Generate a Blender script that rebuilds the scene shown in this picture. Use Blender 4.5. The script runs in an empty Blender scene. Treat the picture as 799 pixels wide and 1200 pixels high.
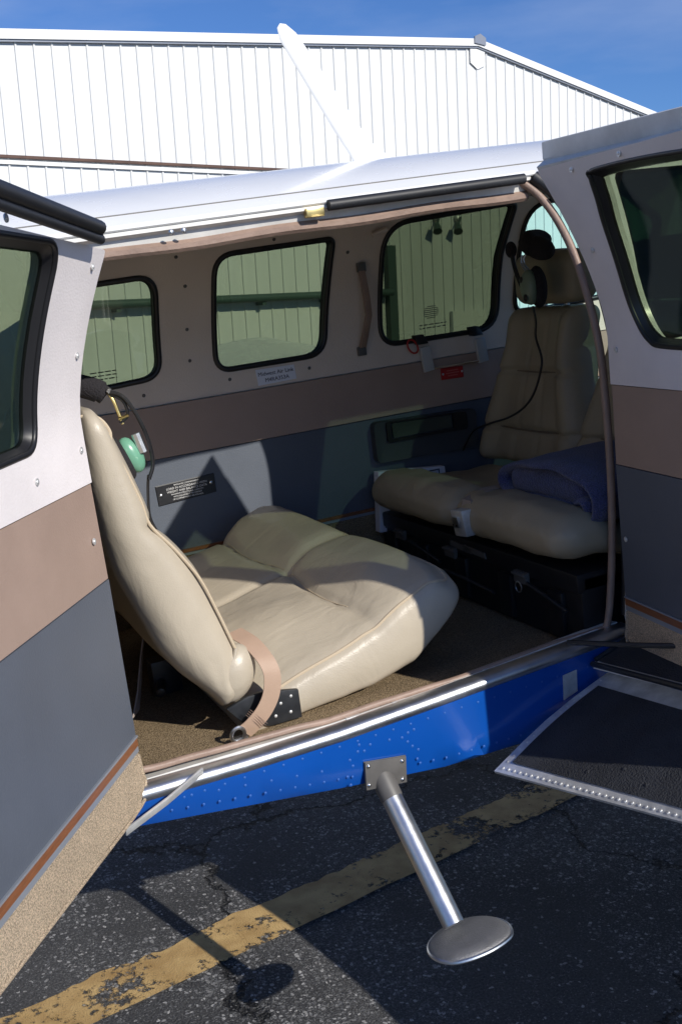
import bpy, bmesh, math, random
from math import sin, cos, pi, radians, exp, sqrt
from mathutils import Vector, Matrix, noise
from mathutils.geometry import delaunay_2d_cdt
random.seed(7)
C = bpy.context.scene.collection
EYE = 1.65                      # eye height above the apron
PITCH = radians(4.287)          # the aircraft sits nose-up on its gear
APOSE = Matrix.Translation((0, 0, EYE)) @ Matrix.Rotation(-PITCH, 4, 'Y')   # aircraft frame: x forward, y port, z up
IDENT = Matrix.Identity(4)
BASE = {}

# ------------------------------------------------------------------ materials
def mat(name, col, rough=.5, metal=0., var=0., vscale=8., bump=0., bscale=60., coat=0., spec=.5, stretch=None, col2=None, speck=0., sheen=0., bdetail=4.):
    m = bpy.data.materials.new(name); m.use_nodes = True
    nt = m.node_tree; n = nt.nodes; l = nt.links
    b = n['Principled BSDF']
    b.inputs['Roughness'].default_value = rough; b.inputs['Metallic'].default_value = metal
    b.inputs['Coat Weight'].default_value = coat; b.inputs['Coat Roughness'].default_value = .08
    b.inputs['Specular IOR Level'].default_value = spec
    b.inputs['Sheen Weight'].default_value = sheen
    tc = n.new('ShaderNodeTexCoord'); mp = n.new('ShaderNodeMapping'); l.new(tc.outputs['Object'], mp.inputs['Vector'])
    if stretch: mp.inputs['Scale'].default_value = stretch
    base = None
    if var > 0 or col2:
        nz = n.new('ShaderNodeTexNoise'); nz.inputs['Scale'].default_value = vscale; nz.inputs['Detail'].default_value = 6; nz.inputs['Roughness'].default_value = .6
        l.new(mp.outputs[0], nz.inputs['Vector'])
        rp = n.new('ShaderNodeValToRGB'); rp.color_ramp.elements[0].position = .3; rp.color_ramp.elements[1].position = .7
        c2 = col2 or col
        rp.color_ramp.elements[0].color = (*[c*(1-var) for c in c2], 1); rp.color_ramp.elements[1].color = (*[min(1, c*(1+var)) for c in col], 1)
        l.new(nz.outputs['Fac'], rp.inputs[0]); base = rp.outputs[0]
        # roughness wander
        mr = n.new('ShaderNodeMapRange'); mr.inputs[3].default_value = max(.03, rough-.08); mr.inputs[4].default_value = min(1, rough+.1)
        l.new(nz.outputs['Fac'], mr.inputs[0]); l.new(mr.outputs[0], b.inputs['Roughness'])
    else:
        b.inputs['Base Color'].default_value = (*col, 1)
    if speck > 0:
        vz = n.new('ShaderNodeTexNoise'); vz.inputs['Scale'].default_value = bscale; vz.inputs['Detail'].default_value = 2
        l.new(mp.outputs[0], vz.inputs['Vector'])
        r2 = n.new('ShaderNodeValToRGB'); r2.color_ramp.elements[0].position = .38; r2.color_ramp.elements[1].position = .62
        r2.color_ramp.elements[0].color = (1-speck,)*3+(1,); r2.color_ramp.elements[1].color = (1+speck,)*3+(1,)
        l.new(vz.outputs['Fac'], r2.inputs[0])
        mx = n.new('ShaderNodeMixRGB'); mx.blend_type = 'MULTIPLY'; mx.inputs[0].default_value = 1
        if base: l.new(base, mx.inputs[1])
        else: mx.inputs[1].default_value = (*col, 1)
        l.new(r2.outputs[0], mx.inputs[2]); base = mx.outputs[0]
    if base: l.new(base, b.inputs['Base Color'])
    if bump > 0:
        bz = n.new('ShaderNodeTexNoise'); bz.inputs['Scale'].default_value = bscale; bz.inputs['Detail'].default_value = bdetail
        l.new(mp.outputs[0], bz.inputs['Vector'])
        bp = n.new('ShaderNodeBump'); bp.inputs['Strength'].default_value = bump; bp.inputs['Distance'].default_value = .01
        l.new(bz.outputs['Fac'], bp.inputs['Height']); l.new(bp.outputs[0], b.inputs['Normal'])
    return m

def leather(name, col, rough=.42):
    m = mat(name, col, rough, var=.07, vscale=5)
    nt = m.node_tree; n = nt.nodes; l = nt.links; b = n['Principled BSDF']
    tc = n.new('ShaderNodeTexCoord')
    mp = n.new('ShaderNodeMapping'); mp.inputs['Scale'].default_value = (1, 1.9, .8); l.new(tc.outputs['Object'], mp.inputs[0])
    a = n.new('ShaderNodeTexNoise'); a.inputs['Scale'].default_value = 9; a.inputs['Detail'].default_value = 3; a.inputs['Distortion'].default_value = 1.2; l.new(mp.outputs[0], a.inputs['Vector'])
    g = n.new('ShaderNodeTexVoronoi'); g.inputs['Scale'].default_value = 330; l.new(tc.outputs['Object'], g.inputs['Vector'])
    b1 = n.new('ShaderNodeBump'); b1.inputs['Strength'].default_value = .3; b1.inputs['Distance'].default_value = .009; l.new(a.outputs['Fac'], b1.inputs['Height'])
    b2 = n.new('ShaderNodeBump'); b2.inputs['Strength'].default_value = .12; b2.inputs['Distance'].default_value = .002; l.new(g.outputs['Distance'], b2.inputs['Height'])
    l.new(b1.outputs[0], b2.inputs['Normal']); l.new(b2.outputs[0], b.inputs['Normal'])
    return m

def glass(name, tint, gl=.05):
    m = bpy.data.materials.new(name); m.use_nodes = True
    nt = m.node_tree; n = nt.nodes; l = nt.links; n.remove(n['Principled BSDF'])
    t = n.new('ShaderNodeBsdfTransparent'); t.inputs[0].default_value = (*tint, 1)
    g = n.new('ShaderNodeBsdfGlossy'); g.inputs['Roughness'].default_value = .02; g.inputs[0].default_value = (.9, .95, .95, 1)
    f = n.new('ShaderNodeFresnel'); gm = n.new('ShaderNodeNewGeometry'); mm = n.new('ShaderNodeMath'); mm.operation = 'MULTIPLY_ADD'; mm.inputs[1].default_value = 1/1.45-1.45; mm.inputs[2].default_value = 1.45; l.new(gm.outputs['Backfacing'], mm.inputs[0]); l.new(mm.outputs[0], f.inputs[0])
    x = n.new('ShaderNodeMixShader'); l.new(f.outputs[0], x.inputs[0]); l.new(t.outputs[0], x.inputs[1]); l.new(g.outputs[0], x.inputs[2])
    l.new(x.outputs[0], n['Material Output'].inputs['Surface'])
    return m

M = {}
M['white_paint'] = mat('white aircraft paint', (.86, .86, .84), .25, var=.03, vscale=3, coat=.4)
M['jamb_paint'] = mat('worn white jamb paint', (.62, .61, .58), .45, var=.14, vscale=14, bump=.05, bscale=40)
M['blue_paint'] = mat('blue aircraft paint', (.004, .072, .36), .22, var=.05, vscale=4, coat=.5)
M['trim'] = mat('pale mauve vinyl trim', (.80, .745, .735), .55, var=.075, vscale=4, bump=.12, bscale=240)
M['wall_trim'] = mat('pale cabin wall vinyl', (.69, .585, .50), .6, var=.05, vscale=5, bump=.12, bscale=200)
M['tan'] = mat('tan vinyl panel', (.355, .255, .205), .5, var=.05, vscale=9, bump=.1, bscale=260)
M['slate'] = mat('slate blue vinyl panel', (.096, .110, .138), .45, var=.06, vscale=6, bump=.1, bscale=260)
M['dark_slate'] = mat('dark slate armrest vinyl', (.045, .05, .058), .45, var=.06, vscale=8, bump=.1, bscale=260)
M['carpet'] = mat('beige cut carpet', (.62, .49, .35), .95, var=.08, vscale=10, bump=.9, bscale=420, speck=.35, spec=.1)
M['floor_carpet'] = mat('worn brown floor carpet', (.30, .225, .14), .97, var=.18, vscale=5, bump=.9, bscale=380, speck=.4, spec=.05)
M['rubber'] = mat('black rubber', (.016, .017, .02), .5, var=.2, vscale=20)
M['gasket'] = mat('black window gasket', (.012, .012, .014), .42)
M['wood'] = mat('brown wood-look strip', (.22, .085, .035), .4, var=.25, vscale=30, stretch=(1, 1, 12))
M['grey_strip'] = mat('grey edge strip', (.30, .32, .36), .4, metal=.3)
M['blue_rivet'] = mat('painted blue rivet head', (.01, .085, .36), .55)
M['alu'] = mat('bare aluminium', (.66, .68, .71), .34, metal=1, var=.08, vscale=25, bump=.04, bscale=60)
M['alu_dull'] = mat('dull scuffed aluminium', (.68, .68, .67), .45, metal=.55, var=.2, vscale=30, bump=.06, bscale=50)
M['chrome'] = mat('chromed metal', (.8, .8, .8), .12, metal=1)
M['latch'] = mat('worn satin nickel', (.62, .64, .66), .3, metal=.35)
M['brown_trim'] = mat('brown vinyl edge trim', (.29, .20, .155), .5, var=.15, vscale=18, bump=.2, bscale=60)
M['leather'] = leather('cream leather', (.465, .405, .315), .36)
M['leather_old'] = leather('worn olive tan leather', (.35, .295, .205), .5)
M['piping'] = mat('leather piping', (.54, .44, .31), .5)
M['piping_old'] = mat('old leather piping', (.17, .13, .085), .5)
M['black'] = mat('black plastic', (.013, .013, .015), .38, var=.2, vscale=30)
M['black_steel'] = mat('black painted steel', (.02, .022, .026), .35, var=.3, vscale=40)
M['belt'] = mat('tan webbing', (.42, .29, .21), .5, var=.04, vscale=12, bump=.15, bscale=500)
M['old_belt'] = mat('grey beige webbing', (.32, .27, .24), .7, bump=.4, bscale=300)
M['blanket'] = mat('navy fleece', (.042, .05, .145), .95, var=.25, vscale=25, bump=.8, bscale=260, speck=.3, sheen=.3)
M['green_shell'] = mat('pale green plastic shell', (.15, .36, .25), .3)
M['grey_green'] = mat('grey green plastic shell', (.20, .26, .19), .35)
M['recess'] = mat('dark olive plastic lid', (.045, .055, .045), .4)
M['cloth_black'] = mat('black cloth pad', (.02, .018, .022), .95, bump=.6, bscale=220)
M['brass'] = mat('brassy wire', (.62, .48, .2), .3, metal=1)
M['red'] = mat('red plastic', (.42, .02, .02), .4)
M['white_print'] = mat('white lettering', (.7, .7, .7), .6)
M['dark_print'] = mat('dark lettering', (.03, .03, .05), .7)
M['paper'] = mat('white paper', (.74, .75, .82), .7, var=.02, vscale=4)
M['walk'] = mat('black anti-slip walkway', (.028, .03, .036), .75, var=.3, vscale=9, bump=.6, bscale=260, col2=(.022, .023, .028))
M['steel_grey'] = mat('grey painted steel', (.105, .10, .095), .5, var=.1, vscale=30)
M['pad'] = mat('cast aluminium pad with grit', (.19, .19, .195), .55, metal=.5, var=.12, vscale=40, bump=.25, bscale=300)
M['shed'] = mat('white ribbed steel cladding', (.72, .73, .725), .45, var=.05, vscale=2.2, stretch=(1, 1, .12))
M['shed_rib'] = mat('cladding rib', (.80, .81, .80), .45)
M['shed_trim'] = mat('white roof edge trim', (.82, .82, .8), .4)
M['rust'] = mat('rusty dark flashing', (.10, .055, .04), .7, var=.4, vscale=3)
M['pipe'] = mat('dark green rail', (.06, .10, .09), .5)
M['dark'] = mat('dark interior lining', (.03, .03, .032), .8)
M['glass'] = glass('green tinted acrylic', (.44, .485, .385))
M['glass_mid'] = glass('deeper green acrylic', (.285, .32, .245))
M['glass_dark'] = glass('dark smoked acrylic', (.19, .26, .22))
M['glass_clear'] = glass('pale green acrylic', (.72, .90, .86))

def asphalt():
    m = bpy.data.materials.new('old asphalt'); m.use_nodes = True
    nt = m.node_tree; n = nt.nodes; l = nt.links; b = n['Principled BSDF']
    b.inputs['Roughness'].default_value = .85; b.inputs['Specular IOR Level'].default_value = .3
    tc = n.new('ShaderNodeTexCoord')
    def nz(scale, det=4, rough=.6, src=None):
        t = n.new('ShaderNodeTexNoise'); t.inputs['Scale'].default_value = scale; t.inputs['Detail'].default_value = det; t.inputs['Roughness'].default_value = rough
        l.new(src or tc.outputs['Object'], t.inputs['Vector']); return t
    def ramp(src, p0, p1, c0, c1):
        r = n.new('ShaderNodeValToRGB'); r.color_ramp.elements[0].position = p0; r.color_ramp.elements[1].position = p1
        r.color_ramp.elements[0].color = c0; r.color_ramp.elements[1].color = c1; l.new(src, r.inputs[0]); return r
    def mix(fac, a, c, mode='MIX'):
        x = n.new('ShaderNodeMixRGB'); x.blend_type = mode
        if hasattr(fac, 'links'): l.new(fac, x.inputs[0])
        else: x.inputs[0].default_value = fac
        for i, v in ((1, a), (2, c)):
            if isinstance(v, tuple): x.inputs[i].default_value = v
            else: l.new(v, x.inputs[i])
        return x
    big = nz(1.1, 5)
    base = ramp(big.outputs['Fac'], .3, .72, (.036, .036, .038, 1), (.080, .079, .080, 1))
    fine = nz(160, 3); f = ramp(fine.outputs['Fac'], .3, .7, (.45, .45, .45, 1), (1.6, 1.6, 1.6, 1))
    c = mix(1., base.outputs[0], f.outputs[0], 'MULTIPLY')
    # exposed stones: angular voronoi cells, denser in worn areas
    vo = n.new('ShaderNodeTexVoronoi'); vo.inputs['Scale'].default_value = 100; vo.inputs['Randomness'].default_value = 1
    wz = nz(40, 2); add = n.new('ShaderNodeVectorMath'); add.operation = 'MULTIPLY_ADD'; add.inputs[1].default_value = (.022,)*3
    l.new(wz.outputs['Color'], add.inputs[0]); l.new(tc.outputs['Object'], add.inputs[2]); l.new(add.outputs[0], vo.inputs['Vector'])
    cell = n.new('ShaderNodeSeparateColor'); l.new(vo.outputs['Color'], cell.inputs[0])
    wear = nz(1.7, 4, .65)
    wr = ramp(wear.outputs['Fac'], .40, .58, (.0, 0, 0, 1), (1, 1, 1, 1))
    thr = n.new('ShaderNodeMath'); thr.operation = 'MULTIPLY_ADD'; thr.inputs[1].default_value = .33; thr.inputs[2].default_value = .045; l.new(wr.outputs[0], thr.inputs[0])
    lt = n.new('ShaderNodeMath'); lt.operation = 'LESS_THAN'; l.new(cell.outputs[0], lt.inputs[0]); l.new(thr.outputs[0], lt.inputs[1])
    small = n.new('ShaderNodeMath'); small.operation = 'LESS_THAN'; small.inputs[1].default_value = .5; l.new(vo.outputs['Distance'], small.inputs[0])
    msk = n.new('ShaderNodeMath'); msk.operation = 'MULTIPLY'; l.new(lt.outputs[0], msk.inputs[0]); l.new(small.outputs[0], msk.inputs[1])
    st = ramp(cell.outputs[1], 0, 1, (.12, .12, .125, 1), (.44, .43, .42, 1))
    c = mix(msk.outputs[0], c.outputs[0], st.outputs[0])
    v2 = n.new('ShaderNodeTexVoronoi'); v2.inputs['Scale'].default_value = 300; l.new(add.outputs[0], v2.inputs['Vector'])
    c2s = n.new('ShaderNodeSeparateColor'); l.new(v2.outputs['Color'], c2s.inputs[0])
    t2 = n.new('ShaderNodeMath'); t2.operation = 'MULTIPLY_ADD'; t2.inputs[1].default_value = .22; t2.inputs[2].default_value = .05; l.new(wr.outputs[0], t2.inputs[0])
    m2 = n.new('ShaderNodeMath'); m2.operation = 'LESS_THAN'; l.new(c2s.outputs[0], m2.inputs[0]); l.new(t2.outputs[0], m2.inputs[1])
    c = mix(m2.outputs[0], c.outputs[0], (.15, .15, .15, 1))
    # dusty patch of grit towards the viewer
    # cracks
    wz2 = nz(2.2, 6, .7); add2 = n.new('ShaderNodeVectorMath'); add2.operation = 'MULTIPLY_ADD'; add2.inputs[1].default_value = (.55,)*3
    l.new(wz2.outputs['Color'], add2.inputs[0]); l.new(tc.outputs['Object'], add2.inputs[2])
    cr = n.new('ShaderNodeTexVoronoi'); cr.feature = 'DISTANCE_TO_EDGE'; cr.inputs['Scale'].default_value = .8; l.new(add2.outputs[0], cr.inputs['Vector'])
    ck = ramp(cr.outputs['Distance'], .002, .008, (1, 1, 1, 1), (0, 0, 0, 1))
    c = mix(ck.outputs[0], c.outputs[0], (.006, .006, .007, 1))
    l.new(c.outputs[0], b.inputs['Base Color'])
    h1 = n.new('ShaderNodeBump'); h1.inputs['Strength'].default_value = .7; h1.inputs['Distance'].default_value = .012
    l.new(fine.outputs['Fac'], h1.inputs['Height'])
    h2 = n.new('ShaderNodeBump'); h2.inputs['Strength'].default_value = 1; h2.inputs['Distance'].default_value = .02; h2.invert = True
    l.new(ck.outputs[0], h2.inputs['Height']); l.new(h1.outputs[0], h2.inputs['Normal']); l.new(h2.outputs[0], b.inputs['Normal'])
    return m
M['asphalt'] = asphalt()

def worn_yellow():
    m = bpy.data.materials.new('worn yellow line paint'); m.use_nodes = True
    nt = m.node_tree; n = nt.nodes; l = nt.links; b = n['Principled BSDF']; out = n['Material Output']
    b.inputs['Roughness'].default_value = .7
    tc = n.new('ShaderNodeTexCoord')
    a = n.new('ShaderNodeTexNoise'); a.inputs['Scale'].default_value = 34; a.inputs['Detail'].default_value = 9; a.inputs['Roughness'].default_value = .8; l.new(tc.outputs['Object'], a.inputs['Vector'])
    a2 = n.new('ShaderNodeTexNoise'); a2.inputs['Scale'].default_value = 4; a2.inputs['Detail'].default_value = 5; l.new(tc.outputs['Object'], a2.inputs['Vector'])
    ad = n.new('ShaderNodeMath'); ad.operation = 'ADD'; l.new(a.outputs['Fac'], ad.inputs[0]); l.new(a2.outputs['Fac'], ad.inputs[1])
    r = n.new('ShaderNodeValToRGB'); r.color_ramp.elements[0].position = .82; r.color_ramp.elements[1].position = .86; l.new(ad.outputs[0], r.inputs[0])
    # ramp input is clamped: halve the sum
    hf = n.new('ShaderNodeMath'); hf.operation = 'MULTIPLY'; hf.inputs[1].default_value = .5; l.new(ad.outputs[0], hf.inputs[0]); l.new(hf.outputs[0], r.inputs[0])
    r.color_ramp.elements[0].position = .452; r.color_ramp.elements[1].position = .478
    cn = n.new('ShaderNodeTexNoise'); cn.inputs['Scale'].default_value = 12; cn.inputs['Detail'].default_value = 6; l.new(tc.outputs['Object'], cn.inputs['Vector'])
    cr = n.new('ShaderNodeValToRGB'); cr.color_ramp.elements[0].color = (.36, .22, .075, 1); cr.color_ramp.elements[1].color = (.58, .395, .165, 1)
    cr.color_ramp.elements[0].position = .3; cr.color_ramp.elements[1].position = .65; l.new(cn.outputs['Fac'], cr.inputs[0]); l.new(cr.outputs[0], b.inputs['Base Color'])
    bp = n.new('ShaderNodeBump'); bp.inputs['Strength'].default_value = .6; bp.inputs['Distance'].default_value = .007
    fz = n.new('ShaderNodeTexNoise'); fz.inputs['Scale'].default_value = 210; fz.inputs['Detail'].default_value = 4; l.new(tc.outputs['Object'], fz.inputs['Vector']); l.new(fz.outputs['Fac'], bp.inputs['Height']); l.new(bp.outputs[0], b.inputs['Normal'])
    t = n.new('ShaderNodeBsdfTransparent'); x = n.new('ShaderNodeMixShader')
    l.new(r.outputs[0], x.inputs[0]); l.new(t.outputs[0], x.inputs[1]); l.new(b.outputs[0], x.inputs[2]); l.new(x.outputs[0], out.inputs['Surface'])
    return m
M['yellow'] = worn_yellow()

# ------------------------------------------------------------------ builders
def thing(name, label, cat, base, frame=APOSE, group=None):
    o = bpy.data.objects.new(name, None); C.objects.link(o); o.empty_display_size = .1
    b = Vector(base); BASE[o.name] = b
    o.matrix_world = frame @ Matrix.Translation(b)
    o['label'] = label; o['category'] = cat
    if group: o['group'] = group
    return o

class MB:
    def __init__(s): s.v = []; s.f = []
    def add(s, vs, fs):
        k = len(s.v); s.v += [Vector(v) for v in vs]; s.f += [tuple(i+k for i in f) for f in fs]; return s
    def box(s, lo, hi, bev=0.):
        x0, y0, z0 = lo; x1, y1, z1 = hi
        return s.hexa([(x0,y0,z0),(x1,y0,z0),(x1,y1,z0),(x0,y1,z0),(x0,y0,z1),(x1,y0,z1),(x1,y1,z1),(x0,y1,z1)])
    def hexa(s, p):
        return s.add(p, [(3,2,1,0),(4,5,6,7),(0,1,5,4),(1,2,6,5),(2,3,7,6),(3,0,4,7)])
    def tube(s, pts, r, n=10, closed=False, flat=None, cap=True):
        pts = [Vector(p) for p in pts]; N = len(pts)
        rs = r if isinstance(r, (list, tuple)) else [r]*N
        up = Vector((.123, .31, .94)); vs = []; prev = None
        for i, p in enumerate(pts):
            a = pts[(i-1) % N] if (closed or i > 0) else p; b = pts[(i+1) % N] if (closed or i < N-1) else p
            t = (b-a).normalized()
            if prev is None: e = up - t*up.dot(t)
            else: e = prev - t*prev.dot(t)
            if e.length < 1e-6: e = Vector((1,0,0))
            e.normalize(); prev = e; w = t.cross(e)
            for k in range(n):
                q = 2*pi*k/n; vs.append(p + e*cos(q)*rs[i] + w*sin(q)*rs[i]*(flat or 1))
        fs = []
        for i in range(N if closed else N-1):
            for k in range(n):
                a = i*n+k; b = i*n+(k+1) % n; c = ((i+1) % N)*n+(k+1) % n; d = ((i+1) % N)*n+k
                fs.append((a, b, c, d))
        if not closed and cap:
            fs.append(tuple(reversed(range(n)))); fs.append(tuple((N-1)*n+k for k in range(n)))
        return s.add(vs, fs)
    def strip(s, pts, width, thick):
        # flat webbing: pts = (point, width direction)
        P = []
        for i, (p, w) in enumerate(pts):
            p = Vector(p); w = Vector(w).normalized()*width/2
            a = Vector(pts[max(0, i-1)][0]); b = Vector(pts[min(len(pts)-1, i+1)][0])
            nn = (b-a).cross(w).normalized()*thick/2
            P += [p-w-nn, p+w-nn, p+w+nn, p-w+nn]
        fs = []
        for i in range(len(pts)-1):
            for k in range(4): fs.append((i*4+k, i*4+(k+1) % 4, (i+1)*4+(k+1) % 4, (i+1)*4+k))
        fs += [(3,2,1,0), tuple((len(pts)-1)*4+k for k in range(4))]
        return s.add(P, fs)
    def dome(s, c, nrm, r, h=.5, seg=8, rings=3):
        c = Vector(c); nrm = Vector(nrm).normalized(); e = nrm.orthogonal().normalized(); w = nrm.cross(e)
        vs = []; fs = []
        for j in range(rings):
            a = (pi/2)*j/rings; rr = r*cos(a); hh = r*h*sin(a)
            for k in range(seg): q = 2*pi*k/seg; vs.append(c+e*cos(q)*rr+w*sin(q)*rr+nrm*hh)
        vs.append(c+nrm*r*h)
        for j in range(rings-1):
            for k in range(seg): fs.append((j*seg+k, j*seg+(k+1) % seg, (j+1)*seg+(k+1) % seg, (j+1)*seg+k))
        for k in range(seg): fs.append(((rings-1)*seg+k, (rings-1)*seg+(k+1) % seg, rings*seg))
        return s.add(vs, fs)
    def ell(s, c, ax, n=20, m=12):
        c = Vector(c); ax = [Vector(a) for a in ax]; vs = []; fs = []
        for j in range(m+1):
            a = -pi/2+pi*j/m
            for k in range(n): q = 2*pi*k/n; vs.append(c+ax[0]*cos(a)*cos(q)+ax[1]*cos(a)*sin(q)+ax[2]*sin(a))
        for j in range(m):
            for k in range(n): fs.append((j*n+k, j*n+(k+1) % n, (j+1)*n+(k+1) % n, (j+1)*n+k))
        return s.add(vs, fs)
    def grid(s, P):
        R_ = len(P); Q = len(P[0]); vs = [p for row in P for p in row]
        return s.add(vs, [(i*Q+j, i*Q+j+1, (i+1)*Q+j+1, (i+1)*Q+j) for i in range(R_-1) for j in range(Q-1)])
    def prism(s, pts, d):
        d = Vector(d); k = len(pts); vs = [Vector(p) for p in pts]+[Vector(p)+d for p in pts]
        return s.add(vs, [tuple(reversed(range(k))), tuple(range(k, 2*k))]+[(i, (i+1) % k, (i+1) % k+k, i+k) for i in range(k)])

def obj(name, mb, m, parent=None, smooth=40, bevel=0., base=None, kind=None, root=None):
    me = bpy.data.meshes.new(name)
    r = parent
    while r is not None and r.name not in BASE: r = r.parent
    b = BASE[r.name] if r is not None else (Vector(base) if base else Vector((0, 0, 0)))
    me.from_pydata([tuple(v-b) for v in mb.v], [], mb.f)
    bm = bmesh.new(); bm.from_mesh(me)
    bmesh.ops.remove_doubles(bm, verts=bm.verts, dist=1e-5)
    if bevel > 0:
        es = [e for e in bm.edges if len(e.link_faces) == 2 and e.calc_face_angle(0) > radians(35)]
        bmesh.ops.bevel(bm, geom=es, offset=bevel, segments=2, affect='EDGES', profile=.6, clamp_overlap=True)
    bmesh.ops.recalc_face_normals(bm, faces=bm.faces)
    for f in bm.faces: f.smooth = bool(smooth)
    if smooth:
        for e in bm.edges:
            if len(e.link_faces) == 2 and e.calc_face_angle(0) > radians(smooth): e.smooth = False
    bm.to_mesh(me); bm.free()
    me.materials.append(m)
    o = bpy.data.objects.new(name, me); C.objects.link(o)
    if parent is not None: o.parent = parent
    else: o.location = b
    if kind: o['kind'] = kind
    return o

def spline(pts, n=8, closed=False):
    P = [Vector(p) for p in pts]; N = len(P); out = []
    for i in range(N if closed else N-1):
        p0 = P[(i-1) % N] if closed or i > 0 else P[0]*2-P[1]
        p1 = P[i]; p2 = P[(i+1) % N]; p3 = P[(i+2) % N] if closed or i+2 < N else P[-1]*2-P[-2]
        for k in range(n):
            t = k/n; out.append(.5*((2*p1)+(p2-p0)*t+(2*p0-5*p1+4*p2-p3)*t*t+(3*p1-p0-3*p2+p3)*t**3))
    if not closed: out.append(P[-1])
    return out

def rpoly(pts, rad, n=7):
    out = []; N = len(pts)
    for i in range(N):
        p = Vector(pts[i]); a = Vector(pts[i-1])-p; b = Vector(pts[(i+1) % N])-p
        r = rad[i] if isinstance(rad, (list, tuple)) else rad
        if r <= 0: out.append(p); continue
        ang = a.angle(b); d = min(r/math.tan(ang/2), .48*a.length, .48*b.length)
        s0 = p+a.normalized()*d; s1 = p+b.normalized()*d
        for k in range(n+1):
            t = k/n; out.append(s0*(1-t)**2+p*2*t*(1-t)+s1*t*t)
    return out

def dense(poly, step):
    poly = [p for i, p in enumerate(poly) if (Vector(p)-Vector(poly[i-1])).length > 2e-4]
    out = []; N = len(poly)
    for i in range(N):
        a = Vector(poly[i]); b = Vector(poly[(i+1) % N]); k = max(1, int((b-a).length/step))
        for j in range(k): out.append(a+(b-a)*j/k)
    return out

def inside(p, poly):
    c = False; N = len(poly); x, y = p
    for i in range(N):
        x1, y1 = poly[i]; x2, y2 = poly[i-1]
        if (y1 > y) != (y2 > y) and x < (x2-x1)*(y-y1)/(y2-y1)+x1: c = not c
    return c

def grow(poly, d):
    # offset a closed 2D outline outwards by d
    N = len(poly); P = [Vector(p[:2]) for p in poly]
    ar = sum(P[i-1].x*P[i].y-P[i].x*P[i-1].y for i in range(N)); sg = 1 if ar > 0 else -1
    out = []
    for i in range(N):
        a = P[i]-P[i-1]; b = P[(i+1) % N]-P[i]
        t = (a.normalized() if a.length > 1e-9 else Vector((0, 0)))+(b.normalized() if b.length > 1e-9 else Vector((0, 0)))
        t.normalize(); out.append(P[i]+Vector((t.y, -t.x))*d*sg)
    return out

def sheet(outline, holes, mapf, step=.05, t0=0., t1=None):
    """curved panel: 2D outline with holes, mapped to space by mapf(u, v, depth); t1 gives it a second side"""
    loops = [dense([Vector(p[:2]) for p in L], step) for L in [outline]+list(holes)]
    vs = []; es = []
    for L in loops:
        k = len(vs); vs += L; es += [(k+i, k+(i+1) % len(L)) for i in range(len(L))]
    xs = [p.x for p in loops[0]]; ys = [p.y for p in loops[0]]
    x = min(xs)+step/2
    allp = list(vs)
    while x < max(xs):
        y = min(ys)+step/2
        while y < max(ys):
            p = Vector((x+random.uniform(-.1, .1)*step, y))
            if inside(p, loops[0]) and not any(inside(p, h) for h in loops[1:]) and min((p-q).length for q in allp) > .45*step: vs.append(p)
            y += step
        x += step
    V, E_, F, *_ = delaunay_2d_cdt(vs, es, [], 0, 1e-6)
    F = [f for f in F if (lambda c: inside(c, loops[0]) and not any(inside(c, h) for h in loops[1:]))(sum((V[i] for i in f), Vector((0, 0)))/len(f))]
    F = [f for f in F if abs((V[f[1]]-V[f[0]]).cross(V[f[2]]-V[f[0]])) > 1e-6]      # drop slivers along straight edges
    mb = MB(); mb.add([mapf(p.x, p.y, t0) for p in V], F)
    if t1 is not None:
        mb.add([mapf(p.x, p.y, t1) for p in V], [tuple(reversed(f)) for f in F])
        for L in loops:
            k = len(L); mb.add([mapf(p.x, p.y, t0) for p in L]+[mapf(p.x, p.y, t1) for p in L], [(i, (i+1) % k, (i+1) % k+k, i+k) for i in range(k)])
    return mb

def rbox(h, r, res, warp):
    """soft cushion: a box of half sizes h with rounded edges, warp(p, q) puts it in place"""
    hx, hy, hz = h; mb = MB()
    def pt(q):
        p = Vector((q[0]*hx, q[1]*hy, q[2]*hz))
        rr = (min(r, hx), min(r, hy), min(r, hz)); inn = Vector((max(-hx+rr[0], min(hx-rr[0], p.x)), max(-hy+rr[1], min(hy-rr[1], p.y)), max(-hz+rr[2], min(hz-rr[2], p.z))))
        d = p-inn
        dn = Vector((d.x/rr[0] if rr[0] else 0, d.y/rr[1] if rr[1] else 0, d.z/rr[2] if rr[2] else 0))
        m = max(abs(dn.x), abs(dn.y), abs(dn.z))
        if dn.length > 1e-9:
            k = m/dn.length; d = Vector((d.x*k, d.y*k, d.z*k))
        p = inn+d
        return warp(p, Vector((p.x/hx, p.y/hy, p.z/hz)))
    n = res
    for ax in range(3):
        a, b = [(1, 2), (2, 0), (0, 1)][ax]
        for sg in (-1, 1):
            rows = []
            for i in range(n[a]+1):
                row = []
                for j in range(n[b]+1):
                    q = [0, 0, 0]; q[ax] = sg; q[a] = -1+2*i/n[a]; q[b] = -1+2*j/n[b]; row.append(pt(q))
                rows.append(row)
            mb.grid(rows)
    return mb

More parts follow.
